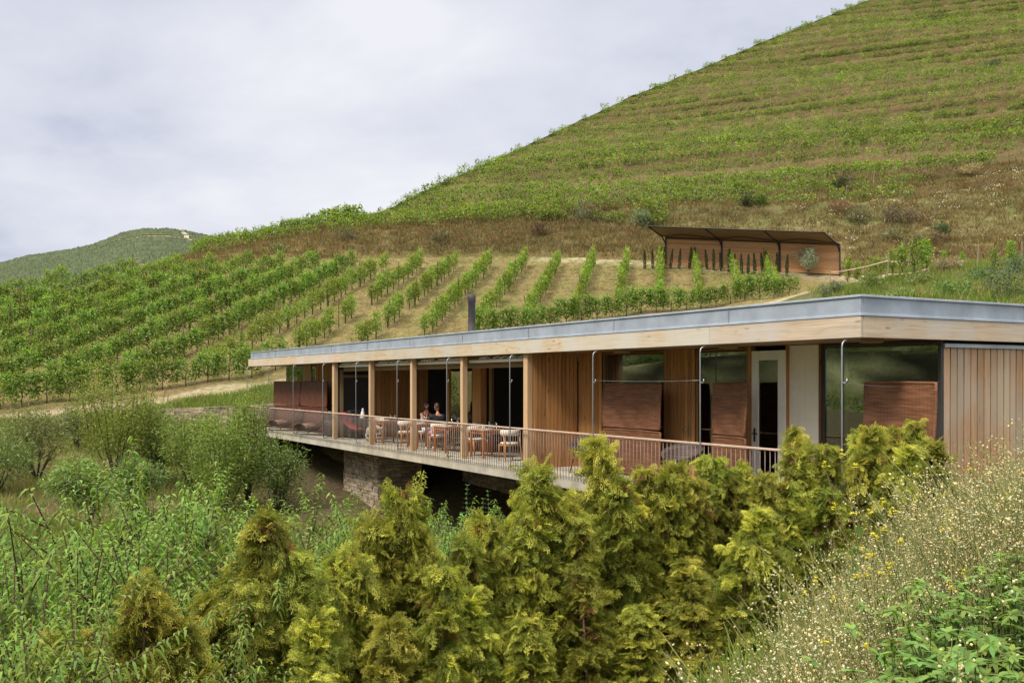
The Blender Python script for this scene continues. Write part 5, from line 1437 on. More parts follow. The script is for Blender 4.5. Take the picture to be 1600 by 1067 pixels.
def stems(g_, ends, h0, r0, col=BARKC):
    for e_ in ends:
        m_ = np.array(e_) * .45 + rng.normal(size=3) * .06; m_[2] = h0 + (e_[2] - h0) * .4
        rod(g_, [(0, 0, h0), m_, e_], r0 * .6, r0 * .15, col, 5)
def place_bush(name, loc, foliage, stemgeo, words, cat, grp=None, mat='shrub', part='crown'):
    o = empty(name, loc, 0); tag(o, words, cat, grp)
    link(part, foliage.mesh(name + '_crown', M[mat]), o)
    if stemgeo: link('trunk', stemgeo.mesh(name + '_trunk', M['bark']), o)
    return o
g_, bc = bush(6500, 1.2, 1.0, .11, .045, (.36, .38, .28), 1.4, 18)
t_ = Geo(); rod(t_, [(0, 0, -.3), (.03, 0, .4), (0, .04, 1.0)], .09, .06, BARKC * 1.4); stems(t_, bc[:6] + np.array((0, 0, 1.45)), .8, .08)
place_bush('olive_tree', ground_at(1263, 431, 60, 85), g_, t_, 'round grey green olive tree in front of the reed shelter', 'olive tree')
hb = [(1309, 336, 1.5, .8, (.24, .17, .09), 'tan dry bush above the right end of the shelter'), (1343, 358, 1.6, 1.15, (.13, .125, .06), 'large grey green rounded bush right of the shelter awning'), (1397, 351, 1.3, .9, (.12, .10, .065), 'greyish brown bush, upper one of the cluster right of the shelter'),
      (1401, 373, 1.5, 1.0, (.15, .14, .065), 'mixed tan and green bush in the lower left of the hillside cluster'), (1429, 361, 1.3, .9, (.19, .14, .085), 'tan brown rounded bush in the middle of the hillside cluster'), (1470, 369, 1.1, .8, (.06, .085, .035), 'dark green bush at the right of the hillside cluster'),
      (1427, 384, 1.4, .85, (.17, .15, .07), 'pale straw and green bush, lowest of the hillside cluster'), (1459, 382, 1.2, .75, (.21, .15, .085), 'pinkish tan bush below the dark green one on the slope'), (1167, 325, 1.0, .7, (.075, .10, .035), 'dull green bush on the slope above the shelter middle'),
      (1189, 325, .9, .7, (.12, .19, .035), 'bright green bush on the slope above the shelter middle'), (1319, 308, 1.3, .9, (.055, .055, .025), 'dark olive bush just below the lowest vine terrace'), (1444, 279, 1.6, .8, (.16, .11, .06), 'brown bush at the end of the lowest vine terrace'),
      (1515, 277, 1.6, .7, (.26, .185, .105), 'wide pale tan bush beside the second vine terrace'), (1412, 200, 2.2, .8, (.17, .19, .07), 'pale green cushion bush high among the terraces'), (1000, 352, 1.3, 1.2, (.14, .17, .10), 'grey green leafy bush above the left end of the shelter'), (917, 338, 1.7, 1.0, (.135, .15, .10), 'grey green dome shaped bush among vines on the bank top'),
      (1545, 108, 2.0, .9, (.05, .07, .03), 'dark bush near the right edge high on the hill'), (1460, 30, 2.4, 1.2, (.05, .065, .028), 'dark bush near the top of the hill'), (432, 392, 1.0, .6, (.17, .17, .07), 'pale round bush on the brown bank above the left field'),
      (540, 372, 1.5, .7, (.12, .11, .055), 'dull bush on the brown bank left of its middle'), (690, 378, 1.3, .6, (.11, .095, .05), 'brownish bush on the brown bank, lower middle'), (845, 366, 1.7, .7, (.13, .09, .05), 'brown bush near the crest of the brown bank')]
for p, y, rx, rz_, c_, wds in hb:
    q_ = hill_at(p, y + 4); g_, bc = bush(700, rx, rz_, .30, .07, c_, rz_ * .55, 10, .9, .1)
    place_bush('hillside_bush', q_, g_, None, wds, 'bush', 'scattered bushes on the hillside', part='crown')
mh = [(1300, 462, .8, .7, (.15, .17, .10), 'grey green scrubby bush beside the dirt track above the roof corner'), (1362, 452, .9, .6, (.13, .19, .045), 'bright low bush left of the mound crest above the roof corner'), (1440, 446, 1.0, .5, (.16, .20, .06), 'yellowish green scrub on the face of the mound'), (1492, 462, .9, .6, (.12, .17, .045), 'green scrub just above the roof edge right of its corner'), (1535, 445, 1.1, .55, (.10, .15, .05), 'dusky green scrub on the mound below the parked car'),
      (1582, 468, 1.2, 1.1, (.085, .11, .06), 'dark grey green bush above the roof at the right edge'), (1478, 425, .9, .6, (.30, .24, .14), 'pale straw coloured tuft on the mound crest'), (1590, 432, .9, .8, (.10, .13, .055), 'dark bush on the crest at the right edge'), (1410, 470, .8, .4, (.17, .21, .06), 'light green scrub hugging the roof edge near its corner')]
for p, y, rx, rz_, c_, wds in mh:
    q_ = ground_at(p, y, 34, 70); g_, bc = bush(1100, rx, rz_, .16, .04, c_, rz_ * .55, 12, .9, .1, .35, True)
    place_bush('scrub_bush', q_, g_, None, wds, 'bush', 'scrub on the mound behind the roof', part='crown')
# vines and stakes by the red and white tape
for p, y, sc, wds in ((1325, 414, 1.3, 'leafy vine hugging the right end of the shelter'), (1340, 413, 1.1, 'leafy vine second right of the shelter'), (1364, 414, 1.15, 'leafy vine behind the red and white tape'), (1383, 412, 1.35, 'tall leafy vine behind the taped stake'),
                      (1394, 432, 1.0, 'small vine just right of the taped stake'), (1409, 433, 1.15, 'yellow green staked vine, first right of the taped stake'), (1429, 432, 1.25, 'yellow green staked vine, second right of the taped stake'), (1447, 428, 1.2, 'yellow green staked vine, third right of the taped stake'), (1475, 424, .7, 'small yellow green vine in front of straw grass'), (1503, 421, .6, 'small vine on the crest left of the parked car'), (1553, 421, .75, 'young vine just left of the parked car'), (1580, 421, .95, 'tall young vine in front of the parked car')):
    q_ = ground_at(p, y, 52, 79); o = empty('grapevine', q_, rnd.random() * 3, sc); tag(o, wds, 'grapevine', 'young vines near the tape')
    fm, sm = rnd.choice(SLIM); f_ = link('foliage', fm, o); f_.scale = (.42 if y > 416 else 1.0, 1, 1); link('stem', sm, o)
M['tape'] = None
m_, t = new_mat('barrier_tape'); tcn = N(t, 'ShaderNodeTexCoord'); sp = N(t, 'ShaderNodeSeparateXYZ', {0: tcn.outputs['Object']})
fr_ = N(t, 'ShaderNodeMath', {0: N(t, 'ShaderNodeMath', {0: sp.outputs[0], 1: 2.2}, operation='MULTIPLY').outputs[0]}, operation='FRACT').outputs[0]
st_ = N(t, 'ShaderNodeMath', {0: fr_, 1: .5}, operation='GREATER_THAN').outputs[0]
p_ = N(t, 'ShaderNodeBsdfPrincipled', {'Base Color': mixc(t, st_, (.72, .70, .66), (.5, .08, .06)), 'Roughness': .5}); N(t, 'ShaderNodeOutputMaterial', {'Surface': p_.outputs[0]}); M['tape'] = m_
def stake(p, y, h_, wds, lo=52):
    q_ = ground_at(p, y, lo, 79); o = link('wooden_stake', POST2); o.location = q_; o.scale = (1, 1, h_ / 2.0); o.rotation_euler = (rnd.gauss(0, .04), rnd.gauss(0, .04), 0); tag(o, wds, 'stake', 'stakes around the taped area'); return q_
s1 = stake(1297, 440, 1.55, 'wooden stake holding tape before the right end of the shelter'); s2 = stake(1387, 437, 1.65, 'thick pale stake holding both tapes'); s3 = stake(1419, 425, 1.1, 'leaning stake at the right end of the upper tape', 60)
s4 = stake(1346, 441, .45, 'short stake at the left end of the lower tape'); s5 = stake(1450, 430, .5, 'short stake at the right end of the lower tape')
stake(1527, 420, 1.4, 'thin stake on the grassy crest left of the car'); stake(1597, 420, 1.5, 'thin stake on the grassy crest right of the car')
def tape(a, b, wds):
    a = Vector(a); b = Vector(b); L_ = (b - a).length; mb = MB()
    mb.sheet([[(L_ * k, .0, z - .1 * 4 * k * (1 - k)) for k in np.linspace(0, 1, 24)] for z in (-.032, .032)])
    o = mb.build('barrier_tape', M['tape']); d = (b - a).normalized(); o.location = a; o.rotation_euler = (0, -math.asin(d.z), math.atan2(d.y, d.x)); tag(o, wds, 'barrier tape'); o.modifiers.new('thick', 'SOLIDIFY').thickness = .004
up = lambda v_, z: (v_.x, v_.y, v_.z + z)
tape(up(s1, .95), up(s2, 1.1), 'upper red and white tape left of the thick stake'); tape(up(s2, 1.1), up(s3, .7), 'upper red and white tape right of the thick stake')
tape(up(s4, .35), up(s2, .3), 'lower red and white tape left of the thick stake'); tape(up(s2, .3), up(s5, .35), 'lower red and white tape right of the thick stake')

# parked car behind the grassy crest
cx_, cy_ = (1568 - 800) / F * 72, 72.0
car = empty('parked_car', (cx_, cy_, hz(cx_, cy_)), R(8)); tag(car, 'silver grey hatchback parked behind the grassy crest at the hill foot', 'car')
M['car'] = plain('silver_paint', (.50, .50, .49), .25, .5, var=.02); M['carglass'] = plain('dark_car_glass', (.015, .017, .02), .08, 0, var=0, spec=.6); M['tyre'] = plain('rubber', (.02, .02, .02), .8)
def loft(mb, secs, col=(1, 1, 1)):
    n_ = len(secs[0]); vs = [p for s_ in secs for p in s_]; fs = [(i * n_ + k, i * n_ + (k + 1) % n_, (i + 1) * n_ + (k + 1) % n_, (i + 1) * n_ + k) for i in range(len(secs) - 1) for k in range(n_)]
    fs += [tuple(range(n_ - 1, -1, -1)), tuple((len(secs) - 1) * n_ + k for k in range(n_))]; mb.add(vs, fs, col, True)
def sec(x, w, z0, z1): return [(x, -w * .92, z0), (x, w * .92, z0), (x, w, z0 + .12), (x, w, z1 - .14), (x, w * .86, z1), (x, -w * .86, z1), (x, -w, z1 - .14), (x, -w, z0 + .12)]
mb = MB(); loft(mb, [sec(-1.98, .70, .42, .78), sec(-1.85, .82, .28, .92), sec(-.9, .87, .22, 1.0), sec(.6, .87, .22, .98), sec(1.5, .84, .24, .88), sec(1.95, .70, .34, .68)]); mb.build('body', M['car'], car)
mb = MB(); loft(mb, [sec(-1.72, .70, .90, 1.08), sec(-1.35, .74, .94, 1.42), sec(-.4, .74, .94, 1.50), sec(.3, .72, .94, 1.44), sec(1.05, .66, .9, .99)]); cab = mb.build('cabin', M['carglass'], car)
mb = MB(); loft(mb, [sec(-1.42, .60, 1.40, 1.475), sec(-.4, .62, 1.475, 1.545), sec(.35, .58, 1.42, 1.48)]); mb.build('roof', M['car'], car)
for sx in (-1, 1):
    for x in (-1.25, 1.25):
        mb = MB(); pts = [(r_ * math.cos(a), yy, r_ * math.sin(a) + .31) for r_, yy in ((.0, -.09), (.31, -.09), (.31, .09), (0, .09)) for a in np.linspace(0, 2 * math.pi, 19)[:-1]]
        mb.add([(p[0] + x, p[1] + sx * .80, p[2]) for p in pts], [(i * 18 + k, i * 18 + (k + 1) % 18, (i + 1) * 18 + (k + 1) % 18, (i + 1) * 18 + k) for i in range(3) for k in range(18)], (1, 1, 1), True); mb.build('wheel', M['tyre'], car)
    mb = MB(); mb.box(-1.93, -1.80, sx * .72 - .08, sx * .72 + .08, .74, .90); mb.build('tail_light', M['red_cloth'], car)
    mb = MB(); mb.box(1.72, 1.88, sx * .62 - .13, sx * .62 + .13, .62, .74); mb.build('headlight', M['white'], car)

# ------------------------------------------------------------------ ground cover: grass on the mound, beside the path and in the hollow
TG = [flat([tuft(26, .55, .28, (.13, .19, .034), .03)]) for _ in range(3)] + [flat([tuft(22, .5, .28, (.19, .20, .05), .03)]) for _ in range(2)] + [flat([tuft(20, .7, .2, (.27, .215, .11), .022)])]
places = []
for _ in range(9000):
    x, y = rng.uniform(13, 34), rng.uniform(34, 64)
    if path_dist(np.array([x]), np.array([y]))[0] < 1.6 or (y > 58 and x < 19): continue
    places.append((x, y, 0, rng.random() * 6, rng.uniform(.5, 1.1), rng.integers(0, 6)))
for _ in range(5200):
    x = rng.uniform(-44, -8); y = float(path_y(x)) - rng.uniform(1.1, 6.0)
    if y > 51 and x > -7: continue
    places.append((x, y, 0, rng.random() * 6, rng.uniform(.5, 1.0), rng.integers(0, 6)))
for _ in range(5200):
    y = rng.uniform(20, 48); x = rng.uniform(-.55 * y - 2, -.19 * y - 1.5)
    if rng.random() < .6 * (math.sin(x * .6) * math.sin(y * .5 + 1) > .1): continue
    places.append((x, y, 0, rng.random() * 6, rng.uniform(.35, .8), rng.integers(2, 6)))
for _ in range(11000):      # weeds between the vine rows
    x = rng.uniform(-34, 22); y = rng.uniform(52, 92)
    if y < np.interp(x, BASE_X, BASE_Y) or y > YA(px_of(x, y)): continue
    places.append((x, y, 0, rng.random() * 6, rng.uniform(.25, .6), rng.choice([0, 3, 4, 5, 5, 5])))
zz = height(np.array([p[0] for p in places]), np.array([p[1] for p in places]))
places = [(p[0], p[1], float(z) - .03) + p[3:] for p, z in zip(places, zz)]
merged('grass', places, TG, M['grass'], 'green and straw grass on the banks, the mound and between vine rows', 'grass')

# ------------------------------------------------------------------ shrubs and saplings in the hollow on the left
sb = [(182, 752, 4.0, 1.75, (.105, .165, .036), 3600, 'tall feathery bright green shrub standing before the path at the left', .8), (140, 838, 2.3, 1.15, (.105, .165, .060), 2600, 'small tree with a dark twisted trunk and grey green crown in the hollow', .0),
      (58, 748, 2.5, 1.25, (.095, .125, .058), 2200, 'olive grey green shrub near the left edge under the path', .1), (-8, 770, 2.6, 1.4, (.08, .13, .045), 1800, 'green shrub cut by the left edge of the picture', .2), (248, 752, 2.9, 1.1, (.075, .12, .035), 2200, 'dark green shrub right of the tall feathery one', .2), (120, 700, 1.8, 1.0, (.085, .11, .05), 1600, 'low grey green shrub behind the tall feathery one', .1),
      (300, 775, 3.0, 1.2, (.10, .175, .045), 2400, 'bright green shrub below the dry stone wall', .5), (352, 800, 3.3, 1.25, (.10, .18, .042), 2600, 'bright green shrub left of the slender one under the deck end', .5), (388, 792, 4.1, .75, (.105, .19, .040), 2000, 'tall slender bright green shrub left of the deck end', .8),
      (432, 800, 2.7, 1.1, (.075, .125, .045), 2200, 'darker green shrub under the far end of the deck', .3), (215, 815, 2.1, .9, (.075, .115, .042), 1500, 'dusky green shrub right of the twisted tree', .2)]
sb = [t_[:4] + (tuple(np.array(t_[4]) * np.array((1.55, 1.35, .95))),) + t_[5:] for t_ in sb]
for p, y, h_, rx, c_, n, wds, up_ in sb:
    q_ = ground_at(p, y, 20, 49)
    zc = h_ * (.56 if 'twisted' not in wds else .66); rz_ = h_ * (.5 if 'twisted' not in wds else .38)
    g_, bc = bush(n * 3, rx * 1.1, rz_, .12, .03, c_, zc, 22, max(up_, .35), .15, .35, True)
    t_ = Geo(); bc2 = bc + np.array((0, 0, zc))
    if 'twisted' in wds:
        rod(t_, [(.25, 0, -.2), (-.05, .02, .35), (.12, 0, .75), (-.1, .05, 1.15)], .10, .06, BARKC * .5); stems(t_, bc2[:9], .9, .09, BARKC * .5)
    else: stems(t_, bc2[:10], -.1, .07, BARKC * .6)
    if up_ > .4:      # upright feathery shoots
        for _ in range(26):
            a = rng.random() * 6.28; r_ = rng.random() ** .5 * rx * .9; b0 = np.array((math.cos(a) * r_, math.sin(a) * r_, h_ * .45)); tp = b0 * np.array((1.25, 1.25, 1)) + np.array((0, 0, h_ * rng.uniform(.3, .58)))
            m = 46; tt = rng.random(m); P = b0 + (tp - b0) * tt[:, None]; D = rand_dir(m) * .8 + np.array((0, 0, .7))
            g_.add(*lances(P, D, rand_dir(m), .15 * (1.2 - .6 * tt), .03, jitc(np.array(c_) * 1.15, m, .2, .1), .2, .2, 2)); rod(t_, [b0, (b0 + tp) / 2 + rng.normal(size=3) * .03, tp], .012, .004, BARKC * .7, 4)
    place_bush('shrub' if 'tree' not in wds else 'small_tree', q_, g_, t_, wds, 'shrub' if 'tree' not in wds else 'tree')

# peach-like saplings: long drooping leaves along whippy shoots
PEACH = np.array((.125, .195, .034))
def sapling(h_, nsh, ll=.118, spread=.55):
    g_ = Geo(); t_ = Geo()
    for i in range(nsh):
        a = rng.random() * 6.28; lean = rng.uniform(.08, spread); H = h_ * rng.uniform(.55, 1.0) if i else h_
        tip = np.array((math.cos(a) * lean * H * .5, math.sin(a) * lean * H * .5, H)); mid_ = np.array((tip[0] * .3, tip[1] * .3, H * .5))
        ts_ = np.linspace(0, 1, 8)[:, None]; path = (1 - ts_) ** 2 * np.zeros(3) + 2 * ts_ * (1 - ts_) * mid_ + ts_ ** 2 * tip
        rod(t_, path, .016, .004, np.array((1.1, .7, .55)), 5)
        for br in range(15):       # main shoot and side shoots
            s0 = rng.uniform(.08, .9) if br else .0
            if br:
                b0 = (1 - s0) ** 2 * 0 + 2 * s0 * (1 - s0) * mid_ + s0 ** 2 * tip; dr = rand_dir(1)[0]; dr[2] = abs(dr[2]) + .5; b1 = b0 + dr / np.linalg.norm(dr) * H * rng.uniform(.16, .34)
                m = 44; P = b0 + (b1 - b0) * np.linspace(.1, 1, m)[:, None]; rod(t_, [b0, b1], .007, .003, np.array((1.0, .8, .5)), 4); ax = b1 - b0
            else:
                m = 96; u_ = np.linspace(.25, 1, m)[:, None]; P = 2 * u_ * (1 - u_) * mid_ + u_ ** 2 * tip; ax = tip - mid_
            k = np.arange(m); an = k * 2.4 + rng.random(m) * .8; ax = ax / np.linalg.norm(ax)
            e1 = np.cross(ax, (0, 1, .3)); e1 /= np.linalg.norm(e1); e2 = np.cross(ax, e1)
            D = e1 * np.cos(an)[:, None] + e2 * np.sin(an)[:, None] + ax * rng.uniform(.3, .9, m)[:, None]
            fl = np.linspace(1.05, .55, m) * rng.uniform(.75, 1.2, m)
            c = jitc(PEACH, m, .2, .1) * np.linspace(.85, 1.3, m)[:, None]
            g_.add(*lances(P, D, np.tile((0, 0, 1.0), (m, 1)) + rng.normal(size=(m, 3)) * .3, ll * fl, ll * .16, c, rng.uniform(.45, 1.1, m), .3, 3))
    return g_.mesh('sapling_leaves', M['peach']), t_.mesh('sapling_shoots', M['bark'])
SAP = [sapling(3.0, 11), sapling(2.9, 12), sapling(2.6, 12), sapling(2.8, 11, .115, .7), sapling(2.4, 12, .12, .75)]
spots = [(-60, 840, 8.5), (20, 800, 9.0), (60, 850, 7.2), (110, 850, 8.0), (150, 812, 9.6), (225, 742, 10.5), (285, 738, 11.0), (300, 830, 8.8), (350, 765, 11.2), (395, 770, 11.8), (250, 850, 7.6), (430, 800, 10.4), (470, 790, 11.6), (350, 850, 8.2), (505, 815, 10.6), (545, 792, 12.4), (590, 795, 11.4), (620, 800, 12.6), (20, 900, 6.0), (110, 930, 5.6), (170, 900, 6.6), (480, 870, 9.4), (660, 815, 11.6), (700, 830, 12.6), (745, 840, 11.9), (560, 860, 10.0), (790, 845, 12.8), (330, 940, 6.8), (45, 985, 5.0), (240, 1000, 5.4), (-20, 920, 6.6), (75, 905, 6.6), (140, 985, 5.2), (200, 840, 8.4), (265, 795, 9.6), (320, 790, 10.2), (410, 860, 8.8), (455, 850, 9.8), (190, 775, 11.4), (395, 900, 7.6), (530, 905, 8.6), (640, 900, 9.4), (700, 900, 9.8), (560, 792, 15), (640, 798, 15.5), (670, 790, 16), (715, 800, 14.5), (770, 800, 15), (820, 806, 14.5), (880, 806, 14), (930, 800, 14.5), (600, 800, 16.5), (-40, 800, 12), (10, 790, 13), (50, 815, 12), (95, 820, 11), (-10, 850, 8.2)]
spots.sort(key=lambda s_: s_[0])
for k, (p, yt, d) in enumerate(spots):
    x = (p - 800) / F * d; z = hz(x, d); top = EYE - (yt - 595) / F * d; i = k % 5; base_h = (3.0, 2.9, 2.6, 2.8, 2.4)[i]
    o = empty('fruit_sapling', (x, d, z), rnd.random() * 6, max(.55, min(1.5, (top - z) / base_h)))
    tag(o, 'bright green sapling with long drooping leaves, %s from the left of the thicket' % ordinal(k + 1), 'sapling', 'long leaved saplings in the thicket')
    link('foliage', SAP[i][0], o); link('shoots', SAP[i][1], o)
# upright nettle-like herbs before the dark underside of the deck
def herb(h_):
    g_ = Geo(); t_ = Geo()
    for s_ in range(3):
        bx_ = rng.normal(size=2) * .12; H = h_ * (1 if s_ == 0 else rng.uniform(.6, .9)); lean = rng.normal(size=2) * .06
        m = 108; u_ = np.repeat(np.linspace(.15, 1, 36), 3); P = np.stack([bx_[0] + lean[0] * u_, bx_[1] + lean[1] * u_, H * u_], 1); an = np.arange(m) * 2.09 + u_ * 9
        D = np.stack([np.cos(an), np.sin(an), .35 + .5 * u_], 1); g_.add(*lances(P, D, np.tile((0, 0, 1.0), (m, 1)), .21 * (1.15 - .85 * u_), .06 * (1.15 - .75 * u_), jitc((.085, .19, .05), m, .2, .1), .35, .25, 3))
        rod(t_, [(bx_[0], bx_[1], 0), (bx_[0] + lean[0], bx_[1] + lean[1], H)], .012, .005, np.array((.9, 1.3, .6)), 4)
    return g_.mesh('herb_leaves', M['peach']), t_.mesh('herb_stem', M['bark'])
HB = [herb(2.6), herb(2.5)]
for k, (p, yt, d) in enumerate([(690, 788, 15), (733, 762, 15.4), (752, 780, 15), (789, 768, 15.8), (1030, 776, 15.5)]):
    x = (p - 800) / F * d; z = hz(x, d); o = empty('tall_herb', (x, d, z), rnd.random() * 6, (EYE - (yt - 595) / F * d - z) / (2.6, 2.5)[k % 2])
    tag(o, ['nettle like herb with narrow tip, leftmost before the dark underside', 'tallest nettle like herb before the dark underside of the deck', 'nettle like herb just right of the tallest one', 'nettle like herb left of the tallest golden conifer top', 'nettle like herb left of the right stone pier'][k], 'herb', 'upright herbs before the underside of the deck'); link('foliage', HB[k % 2][0], o); link('stem', HB[k % 2][1], o)

# ------------------------------------------------------------------ golden thuja hedge
def spray(L_, seed):
    """flat scale-leaf fan: twigs on alternating side twigs; new tips are golden, older parts green"""
    r_ = np.random.default_rng(seed); P, D, Ln, Wd, Tp = [], [], [], [], []
    def twig(p, ang, l_, w, t0):
        P.append((p[0], p[1], 0)); D.append((math.cos(ang), math.sin(ang), 0)); Ln.append(l_); Wd.append(w); Tp.append(t0)
    n1 = 6
    for s_ in range(3): twig((L_ * s_ / 3, 0), r_.normal() * .08, L_ * .42, .010, s_ / 3)
    for i in range(n1):
        for sg in (-1, 1):
            f_ = (i + .5 + .25 * sg) / n1; p = (L_ * f_, 0); l1 = L_ * .46 * (1 - f_) ** .7 * r_.uniform(.55, 1.2) + .015; a1 = sg * r_.uniform(.5, .85)
            if r_.random() < .12: continue
            twig(p, a1, l1, .009, f_)
            m = max(1, int(l1 / .026))
            for j in range(m):
                g2 = (j + .6) / m; q_ = (p[0] + math.cos(a1) * l1 * g2, p[1] + math.sin(a1) * l1 * g2); l2 = (.036 * (1 - g2 * .5)) * r_.uniform(.7, 1.3)
                for s2 in (-1, 1): twig(q_, a1 + s2 * r_.uniform(.5, .9), l2, .008, .5 * f_ + .5 * g2)
    P = np.array(P); D = np.array(D); n = len(P); D[:, 2] = r_.normal(size=n) * .22; Nn = np.tile((0, 0, 1.0), (n, 1)); Nn[:, :2] += r_.normal(size=(n, 2)) * .5
    V, T, _ = kites(P, D, Nn, np.array(Ln), np.array(Wd), (1, 1, 1), .3, .55)
    tp = np.repeat(np.array(Tp), 4); tp[2::4] = np.minimum(tp[2::4] + .35, 1.2)
    return V, T, tp
SPR = [spray(L_, i) for i, L_ in enumerate((.15, .18, .12, .16, .21, .11, .14, .19))]
TH_G = np.array((.145, .170, .027)); TH_Y = np.array((.58, .54, .095)); TH_B = np.array((.22, .115, .045))
def thuja(H, Rr, gold, n_br=120):
    Vs, Ts, Cs, n0 = [], [], [], 0; t_ = Geo()
    bend = rng.normal(size=2) * .12
    def axis(h_): k = h_ / H; return np.array((bend[0] * k * k, bend[1] * k * k, h_))
    rod(t_, [axis(h_) for h_ in np.linspace(-.1, H * .97, 9)], .032, .006, np.array((2.3, 1.9, 1.6)), 6)
    lump = rng.uniform(.7, 1.25, 40)
    for b_ in range(n_br):
        k = (b_ + rng.random()) / n_br; h_ = H * (.03 + .95 * k); a = b_ * 2.4 + rng.normal() * .5
        ln = Rr * (.14 + 1.05 * (1 - k) ** .85) * rng.uniform(.5, 1.2) * lump[int(k * 13) % 13 + int(a * 1.3) % 4 * 7]
        el = rng.uniform(.25, 1.0); out = np.array((math.cos(a), math.sin(a), 0)); p0 = axis(h_)
        mid_ = p0 + out * ln * .55 + np.array((0, 0, ln * .55 * math.tan(el) * .8)); p1 = p0 + out * ln + np.array((0, 0, ln * math.tan(el) * .55 - .10 * ln))
        rod(t_, [p0, mid_, p1], .008, .003, np.array((1.9, 1.1, .7)), 3)
        dead = rng.random() < .08; ny_ = gold * (rng.uniform(.05, 1.25) ** 1.3)
        hang = rng.random() < .28 + .3 * (k > .9)
        for s_ in range(15):
            f_ = rng.uniform(.28, 1.03) if s_ > 2 else 1.0; q0 = (1 - f_) ** 2 * p0 + 2 * f_ * (1 - f_) * mid_ + f_ ** 2 * p1 + rng.normal(size=3) * .02
            d = out * rng.uniform(.2, 1.0) + np.array((-out[1], out[0], 0)) * rng.normal() * .7 + np.array((0, 0, rng.uniform(-.9, .3) if hang else rng.uniform(.0, 1.3)))
            d = d / np.linalg.norm(d); nn = out * rng.uniform(.2, 1.0) + rng.normal(size=3) * .5 + np.array((0, 0, .35))
            sd_ = np.cross(nn, d); sd_ /= np.linalg.norm(sd_); nn = np.cross(d, sd_)
            V, T, tp = SPR[rng.integers(0, 8)]; sc = rng.uniform(.65, 1.2)
            Vw = (V[:, :1] * d + V[:, 1:2] * sd_ + V[:, 2:3] * nn) * sc + q0; Vw[:, 2] -= rng.uniform(.6, 2.2) * np.sum((Vw - q0) ** 2, 1)
            y_ = np.clip((tp * .9 + (f_ - .6) * .9) * ny_, 0, 1)[:, None]
            c = TH_G * rng.uniform(.65, 1.5) * (1 - y_) + TH_Y * y_ * rng.uniform(.7, 1.15)
            if dead and f_ < .75: c = np.tile(TH_B * rng.uniform(.7, 1.2), (len(V), 1))
            Vs.append(Vw); Ts.append(T + n0); Cs.append(c); n0 += len(V)
    return tri_mesh('thuja_sprays', np.concatenate(Vs), np.concatenate(Ts), M['thuja'], np.concatenate(Cs)), t_.mesh('thuja_trunk', M['bark'])
TH = [thuja(2.7, .46, .85), thuja(2.7, .40, .70), thuja(2.7, .50, .6), thuja(2.7, .38, 1.0), thuja(2.7, .44, .5), thuja(2.7, .42, .8), thuja(2.7, .36, .75)]
hedge = [(120, 1010, 5.6), (203, 905, 6.2), (300, 985, 6.4), (360, 930, 7.3), (424, 792, 7.6), (480, 900, 7.4), (545, 862, 7.9), (630, 762, 8.4), (690, 880, 8.0), (735, 838, 8.6), (790, 860, 8.9), (850, 728, 9.2), (905, 800, 9.2), (940, 770, 9.7), (986, 690, 9.9), (1040, 738, 10.2), (1085, 745, 10.3), (1112, 708, 10.7), (1165, 722, 10.8), (1218, 750, 10.6), (1264, 672, 11.2), (1330, 668, 11.4), (1385, 700, 11.0), (1440, 655, 11.8), (1300, 760, 10.3), (1150, 800, 9.6), (600, 960, 7.2), (840, 960, 8.2), (1000, 940, 9.0), (1240, 700, 10.9), (1292, 692, 11.3), (1356, 674, 11.6), (1412, 668, 11.8), (1466, 690, 11.4), (455, 850, 7.5), (515, 855, 7.9), (592, 812, 8.3), (662, 830, 8.5), (772, 802, 8.9), (822, 790, 9.1), (882, 772, 9.3), (962, 742, 9.8), (1016, 728, 10.1), (1062, 724, 10.4), (1140, 735, 10.6), (1192, 735, 10.7), (255, 960, 6.4), (400, 900, 7.3), (1090, 880, 9.4), (920, 880, 8.9), (1200, 860, 9.9), (760, 930, 8.2), (500, 970, 7.0)]
hedge.sort(key=lambda s_: s_[0])
for k, (p, yt, d) in enumerate(hedge):
    x = (p - 800) / F * d; z = hz(x, d) - .05; top = EYE - (yt - 595) / F * d; i = (k * 3 + k // 7) % 7
    s_ = (top - z) / 2.7; o = empty('golden_thuja', (x, d, z), rnd.random() * 6); o.scale = (min(1.0, max(.72, s_ * .85)),) * 2 + (s_,)
    tag(o, 'golden green thuja conifer, %s from the left along the hedge' % ordinal(k + 1), 'conifer', 'golden thujas of the hedge'); link('foliage', TH[i][0], o); link('trunk', TH[i][1], o)

